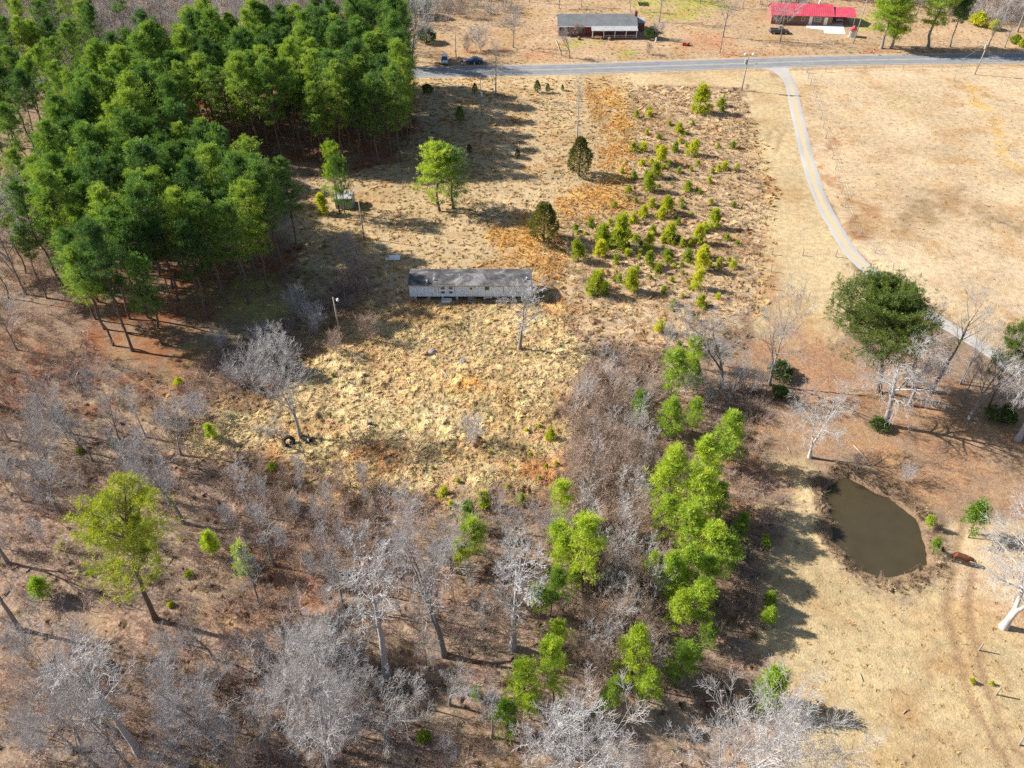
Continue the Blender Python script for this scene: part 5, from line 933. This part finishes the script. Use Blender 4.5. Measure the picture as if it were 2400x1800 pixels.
g = G(1537, 99); t = thing('yard_statue', 'small white garden statue beside the brick house shrubs', 'statue', (g[0], g[1], 0)); B('pedestal', 'white', t, 0, 0, 0, .5, .5, .35, bevel=.03); MB().tube([(0, 0, .35), (0, 0, .7), (0, 0, 1.0), (0, 0, 1.12), (0, 0, 1.3)], [.2, .14, .17, .08, .1], 9).build('figure', 'white', t, smooth=True)

# ---- the cow
def make_cow():
    """one skinned body: x forward"""
    J = [((-.75, 0, 1.18), .30), ((-.3, 0, 1.12), .36), ((.25, 0, 1.08), .38), ((.65, 0, 1.12), .33), ((1.0, 0, 1.12), .20), ((1.3, 0, .95), .15), ((1.5, 0, .75), .13), ((1.62, 0, .58), .085)]
    E = [(k, k + 1) for k in range(7)]
    def limb(parent, pts):
        last = parent
        for p, r_ in pts: J.append((p, r_)); E.append((last, len(J) - 1)); last = len(J) - 1
    for s_ in (-1, 1):
        limb(3, [((.62, s_ * .2, .85), .13), ((.60, s_ * .21, .45), .075), ((.62, s_ * .21, .2), .055), ((.66, s_ * .21, .04), .065)])
        limb(0, [((-.72, s_ * .2, .9), .17), ((-.58, s_ * .22, .68), .11), ((-.82, s_ * .22, .45), .065), ((-.80, s_ * .22, .2), .052), ((-.76, s_ * .22, .04), .062)])
        limb(5, [((1.22, s_ * .2, 1.03), .045), ((1.2, s_ * .32, 1.0), .03)])
    limb(0, [((-1.02, 0, 1.1), .05), ((-1.1, 0, .7), .03), ((-1.1, 0, .4), .045)])
    me = bpy.data.meshes.new('body'); me.from_pydata([p for p, _ in J], E, []); o = bpy.data.objects.new('body', me); COL.objects.link(o)
    md = o.modifiers.new('skin', 'SKIN'); md.use_smooth_shade = True
    for v, (_, r_) in zip(me.skin_vertices[0].data, J): v.radius = (r_, r_); v.use_root = False
    me.skin_vertices[0].data[1].use_root = True
    sb = o.modifiers.new('sub', 'SUBSURF'); sb.levels = sb.render_levels = 2
    dg = bpy.context.evaluated_depsgraph_get(); m2 = bpy.data.meshes.new_from_object(o.evaluated_get(dg)); bpy.data.objects.remove(o)
    m2.materials.clear(); m2.materials.append(M['cowhide']); return m2
M['cowhide'] = simple('red_brown_hide', (.13, .042, .02), .75, .45, 2.5)
g = G(2248, 1318); t = thing('cow', 'red brown cow walking head down beside the pond', 'cow', (g[0], g[1], 0), R(-22)); link('body', make_cow(), t)

# ================================================================== GROUND COVER (uncountable: one object each)
def hidden(name, me): return bpy.data.objects.new(name, me)
def blades(r, n, rad, hgt, wid, arch, up=.6, c0=.25, comb=0):
    a = r.normal(0, comb, n) if comb else r.uniform(0, 2 * PI, n); d0 = np.sqrt(r.uniform(0, 1, n)) * rad * c0; out = np.stack([np.cos(a), np.sin(a), np.zeros(n)], 1)
    b = out * d0[:, None]; L = r.uniform(.6, 1.1, n)
    mid = b + out * (L * rad * .45)[:, None]; mid[:, 2] = hgt * L * up
    tip = b + out * (L * rad * arch)[:, None] + r.normal(0, rad * .12, (n, 3)); tip[:, 2] = np.abs(hgt * L * (up * .55 if arch > .7 else 1.0) + r.normal(0, hgt * .12, n))
    s_ = np.stack([-np.sin(a), np.cos(a), np.zeros(n)], 1) * wid
    V = np.stack([b - s_, b + s_, mid + s_ * .9, mid - s_ * .9, tip], 1).reshape(-1, 3); k = np.arange(n)[:, None] * 5
    return V, np.concatenate([k + [0, 1, 2], k + [0, 2, 3], k + [3, 2, 4]], 0)
def tussock(seed):
    r = np.random.default_rng(seed); v1, f1 = blades(r, 64, .74, .50, .03, 1.0, .7, .55, 1.3); v2, f2 = blades(r, 60, .5, .46, .028, .95, .75, .6)
    Vm, Fm, _ = cat_mesh([(v1, f1, 0), (v2, f2, 0)]); return hidden('tussock', mesh_np('tussock', Vm, Fm, 'tussock'))
def sedge(seed):
    r = np.random.default_rng(seed); v, f = blades(r, 40, .28, .95, .016, .5, .55); return hidden('sedge', mesh_np('sedge', v, f, 'sedge'))
def brush(seed, h=1.0):
    r = np.random.default_rng(seed); n = 15; a = r.uniform(0, 2 * PI, n); b = np.stack([np.cos(a), np.sin(a), np.zeros(n)], 1) * (r.uniform(0, .35, n)[:, None]); L = r.uniform(.5, 1.15, n) * h
    d = unit(np.stack([np.cos(a) * .55, np.sin(a) * .55, np.ones(n)], 1) + r.normal(0, .3, (n, 3))); P0 = b[:, None] + d[:, None] * (np.array([0, .5, 1])[None, :, None] * L[:, None, None]); P0[:, 1] += r.normal(0, .06, (n, 3))
    parts = [(*tubes(P0, np.array([.011, .009, .005])[None] * np.ones((n, 1)), 3), 0)]; m = 6
    t_ = r.uniform(.3, 1, (n, m)); base = b[:, None] + d[:, None] * (t_ * L[:, None])[..., None]; dd = unit(d[:, None] + r.normal(0, .6, (n, m, 3))); tip = base + dd * (r.uniform(.15, .42, (n, m)) * h)[..., None]
    Q = np.stack([base, tip], 2).reshape(-1, 2, 3); parts.append((*tubes(Q, np.array([.008, .004])[None] * np.ones((len(Q), 1)), 3), 0))
    V, F, _ = cat_mesh(parts); return hidden('brush', mesh_np('brush', V, F, 'brush'))
def grass_tuft(seed):
    r = np.random.default_rng(seed); v, f = blades(r, 26, .3, .16, .016, .9); return hidden('grass_tuft', mesh_np('grass_tuft', v, f, 'tussock'))
def scatter_obj(name, protos, P, scale, tint, zoff=0.0, tilt=.15, label=None, cat=None, comb=False):
    me = bpy.data.meshes.new(name); N = len(P); z = ground_z(P[:, 0], P[:, 1]) + zoff
    me.vertices.add(N); me.vertices.foreach_set('co', np.column_stack([P, z]).astype(np.float32).ravel())
    r = np.random.default_rng(N)
    def at(nm, ty, data, key): a_ = me.attributes.new(nm, ty, 'POINT'); a_.data.foreach_set(key, data.astype(a_and[ty]).ravel())
    a_and = {'FLOAT_VECTOR': np.float32, 'FLOAT': np.float32, 'INT': np.int32, 'FLOAT_COLOR': np.float32}
    at('rot', 'FLOAT_VECTOR', np.column_stack([r.normal(0, tilt, N), r.normal(0, tilt, N), r.uniform(0, 2 * PI, N) if not comb else 14 * fbm(P[:, 0] / 9, P[:, 1] / 9, 91) + r.normal(0, .7, N)]), 'vector')
    at('siz', 'FLOAT_VECTOR', scale[:, None] * np.exp(r.normal(0, .28, (N, 3))), 'vector'); at('pick', 'INT', r.integers(0, len(protos), N), 'value'); at('tint', 'FLOAT_COLOR', np.column_stack([np.clip(tint, .01, .95), np.ones(N)]), 'color')
    ng = bpy.data.node_groups.new(name, 'GeometryNodeTree'); ng.interface.new_socket('Geometry', in_out='INPUT', socket_type='NodeSocketGeometry'); ng.interface.new_socket('Geometry', in_out='OUTPUT', socket_type='NodeSocketGeometry')
    gi, go = ng.nodes.new('NodeGroupInput'), ng.nodes.new('NodeGroupOutput'); jn = ng.nodes.new('GeometryNodeJoinGeometry'); ip = ng.nodes.new('GeometryNodeInstanceOnPoints')
    for p in reversed(protos):
        oi = ng.nodes.new('GeometryNodeObjectInfo'); oi.inputs['Object'].default_value = p; oi.inputs['As Instance'].default_value = True; ng.links.new(oi.outputs['Geometry'], jn.inputs[0])
    ng.links.new(gi.outputs[0], ip.inputs['Points']); ng.links.new(jn.outputs[0], ip.inputs['Instance']); ip.inputs['Pick Instance'].default_value = True
    for nm, dt, sock in (('pick', 'INT', 'Instance Index'), ('rot', 'FLOAT_VECTOR', 'Rotation'), ('siz', 'FLOAT_VECTOR', 'Scale')):
        na = ng.nodes.new('GeometryNodeInputNamedAttribute'); na.data_type = dt; na.inputs['Name'].default_value = nm; ng.links.new(na.outputs['Attribute'], ip.inputs[sock])
    ng.links.new(ip.outputs[0], go.inputs[0])
    o = link(name, me); md = o.modifiers.new('scatter', 'NODES'); md.node_group = ng
    return tag(o, label, cat, kind='stuff')
TUS = [tussock(k) for k in range(5)]; SED = [sedge(k) for k in range(4)]; BRU = [brush(k) for k in range(5)]; TUF = [grass_tuft(k) for k in range(4)]
def fill(poly, step, seed, margin=0.0, keep=1.0):
    r = np.random.default_rng(seed); lo_, hi_ = poly.min(0), poly.max(0); x, y = np.meshgrid(np.arange(lo_[0], hi_[0], step), np.arange(lo_[1], hi_[1], step)); P = np.stack([x.ravel(), y.ravel()], 1); P = P + r.uniform(-1, 1, P.shape) * step
    P = P[r.uniform(0, 1, len(P)) < keep]; rag = (np.stack([fbm(P[:, 0] / 4, P[:, 1] / 4, seed), fbm(P[:, 0] / 4, P[:, 1] / 4, seed + 9)], 1) - .5) * 5
    P = P[poly_sd(P + rag, poly) + r.normal(0, .9, len(P)) > margin]; P = P[(line_d(P, ROAD) > 4.2) & (line_d(P, DRIVE) > 2.3) & (np.abs(P[:, 1]) < 320)]
    m = (P[:, 0] > XL - .3) & (P[:, 0] < XR + .3) & (P[:, 1] > Yf - .3) & (P[:, 1] < Yf + DP + .2); P = P[~m]
    return P[poly_sd(P, POND) < -.4]
R2 = np.random.default_rng(77)
def tint_of(P, mul=(1, 1, 1), jit=.15):
    c, _ = zone_colour(P); return c * np.array(mul) * (1 + R2.normal(0, jit, (len(P), 1)) + R2.normal(0, .04, (len(P), 3)))
# matted golden grass
P = fill(GOLD, .44, 1, -1.5); s_ = (.30 + .55 * R2.uniform(0, 1, len(P)) ** 1.6) * (.6 + .95 * fbm(P[:, 0] / 3, P[:, 1] / 3, 61)); scatter_obj('matted_grass', TUS, P, s_, tint_of(P, (1.62, 1.6, 1.52), .13), -.05, .2, 'matted straw coloured grass hummocks round the mobile home', 'grass', comb=True)
P = fill(SCRUB, .50, 2, -2.0, keep=.85); s_ = .2 + .6 * R2.uniform(0, 1, len(P)) ** 2; scatter_obj('scrub_grass', TUS + TUF[:2], P, s_, tint_of(P, (1.35, 1.3, 1.22), .16), -.05, .25, 'rough pinkish brown scrub grass beside the gravel drive', 'grass')
P = fill(UPPER, .58, 3, -1, keep=.85); s_ = .2 + .5 * R2.uniform(0, 1, len(P)) ** 1.8; scatter_obj('field_grass', TUS + TUF[:2], P, s_, tint_of(P, (1.35, 1.32, 1.25), .1), -.07, .2, 'rough straw coloured grass of the open field', 'grass', comb=True)
P = np.vstack([fill(p, .33, 20 + k, -2.2) for k, p in enumerate(SEDGE)]); P = P[fbm(P[:, 0] / 2.6, P[:, 1] / 2.6, 83) + R2.normal(0, .10, len(P)) > .46]; s_ = R2.uniform(.2, .62, len(P)); scatter_obj('broomsedge', SED, P, s_, np.array((.74, .50, .19)) * (1 + R2.normal(0, .14, (len(P), 1))), -.03, .2, 'patches of tall orange broomsedge grass', 'grass')
P = fill(WOODS, .85, 4, keep=.6); P = P[fbm(P[:, 0] / 6, P[:, 1] / 6, 71) > .38]; s_ = R2.uniform(.4, 1.3, len(P)); base = np.array((.38, .30, .25)); scatter_obj('bare_brush', BRU, P, s_, base * (1 + R2.normal(0, .25, (len(P), 1))) + R2.normal(0, .02, (len(P), 3)), -.03, .2, 'tangle of knee high bare brush over the leaf litter', 'brush')
P = fill(SCRUB, 1.0, 5, keep=.7); scatter_obj('scrub_stems', BRU, P, R2.uniform(.35, .9, len(P)), np.array((.52, .41, .28)) * (1 + R2.normal(0, .2, (len(P), 1))), -.03, .2, 'thin bare stems standing in the scrub grass', 'brush')
thick = GP([(1340, 880), (1520, 860), (1545, 1100), (1560, 1350), (1500, 1620), (1380, 1620), (1350, 1320), (1310, 1130)])
P = fill(thick, .9, 6, keep=.75); scatter_obj('thicket_brush', BRU, P, R2.uniform(1.1, 2.2, len(P)), np.array((.47, .37, .285)) * (1 + R2.normal(0, .2, (len(P), 1))), -.03, .15, 'dense pinkish grey thicket between matted grass and young pines', 'brush')
lower = GP([(520, 1100), (900, 1120), (1000, 1180), (860, 1400), (600, 1480), (480, 1250)]); low2 = GP([(480, 830), (700, 720), (860, 600), (880, 660), (780, 790), (700, 850), (560, 930), (420, 930)])
P = np.vstack([fill(lower, 1.1, 7, keep=.7), fill(low2, .9, 8, keep=.8), fill(GP([(0, 1560), (900, 1500), (1100, 1850), (0, 1850)]), 1.4, 9, keep=.7), fill(GP([(1700, 900), (1800, 930), (1800, 1480), (1720, 1480)]), 1.1, 10, keep=.7), fill(GP([(-200, 450), (130, 480), (160, 700), (250, 860), (100, 1000), (-200, 1000)]), 1.2, 13, keep=.7)]); scatter_obj('woodland_brush', BRU, P, R2.uniform(.7, 1.7, len(P)), np.array((.44, .33, .265)) * (1 + R2.normal(0, .25, (len(P), 1))), -.03, .2, 'waist high brown brush at the wood edges', 'brush')
past = GP([(1860, 200), (2420, 180), (2420, 860), (2200, 720), (2000, 560), (1920, 420)]); pond_p = GP([(1820, 1100), (1900, 1150), (1990, 1320), (2100, 1385), (2250, 1300), (2450, 1300), (2450, 1850), (1760, 1850), (1840, 1600)])
P = np.vstack([fill(past, 1.3, 11, keep=.6), fill(pond_p, .9, 12, keep=.55)]); scatter_obj('pasture_tufts', TUF, P, R2.uniform(.5, 1.2, len(P)), tint_of(P, (1.05, 1.03, 1.0), .15), -.02, .2, 'short dry tufts in the grazed pasture', 'grass')
bank = np.vstack([POND + unit(POND - c0) * d_ for d_ in (.5, .9, 1.4)]); bank = np.vstack([bank + R2.normal(0, .35, bank.shape) for _ in range(3)]); scatter_obj('bank_brush', BRU[:3] + TUS[:2], bank, R2.uniform(.25, .7, len(bank)), np.array((.34, .25, .17)) * (1 + R2.normal(0, .25, (len(bank), 1))), -.05, .3, 'low brown tangle along the pond bank', 'brush')

# leafy clutter on the wood floor, rough growth across the road
P = fill(WOODS, .75, 14, keep=.8); scatter_obj('leaf_litter_tufts', TUF + TUS[:2], P, R2.uniform(.25, .6, len(P)), tint_of(P, (1.35, 1.32, 1.3), .35), -.05, .3, 'curled fallen leaves and dead tufts on the wood floor', 'litter')
yardp = GP([(960, -40), (2420, -40), (2420, 120), (1600, 140), (1000, 155)])
P = fill(yardp, 1.0, 15, keep=.6); P = P[~((P[:, 0] > 12) & (P[:, 0] < 38) & (P[:, 1] > 234) & (P[:, 1] < 250)) & ~((P[:, 0] > 73) & (P[:, 0] < 101) & (P[:, 1] > 236) & (P[:, 1] < 262))]; scatter_obj('yard_grass', TUF, P, R2.uniform(.6, 1.5, len(P)), tint_of(P, (1, 1, 1), .2), -.02, .2, 'thin dry grass of the yards across the road', 'grass')
P = np.vstack([fill(GP([(-200, -120), (1000, -120), (960, 120), (300, 165), (-200, 200)]), 2.0, 16, keep=.7), fill(GP([(2000, -120), (2600, -120), (2600, 70), (2300, 60), (2180, 20), (2050, 10)]), 1.8, 17, keep=.75), fill(GP([(960, -100), (1480, -100), (1480, -10), (1250, 0), (1200, 60), (1080, 50), (1000, 60)]), 2.4, 18, keep=.6), fill(GP([(1700, -100), (2100, -100), (2060, 20), (1960, -5), (1800, 15)]), 2.2, 19, keep=.7)])
scatter_obj('far_woods_brush', BRU, P, R2.uniform(1.5, 4.0, len(P)), np.array((.40, .36, .32)) * (1 + R2.normal(0, .22, (len(P), 1))), -.03, .15, 'hazy grey brush of the far woods', 'brush')
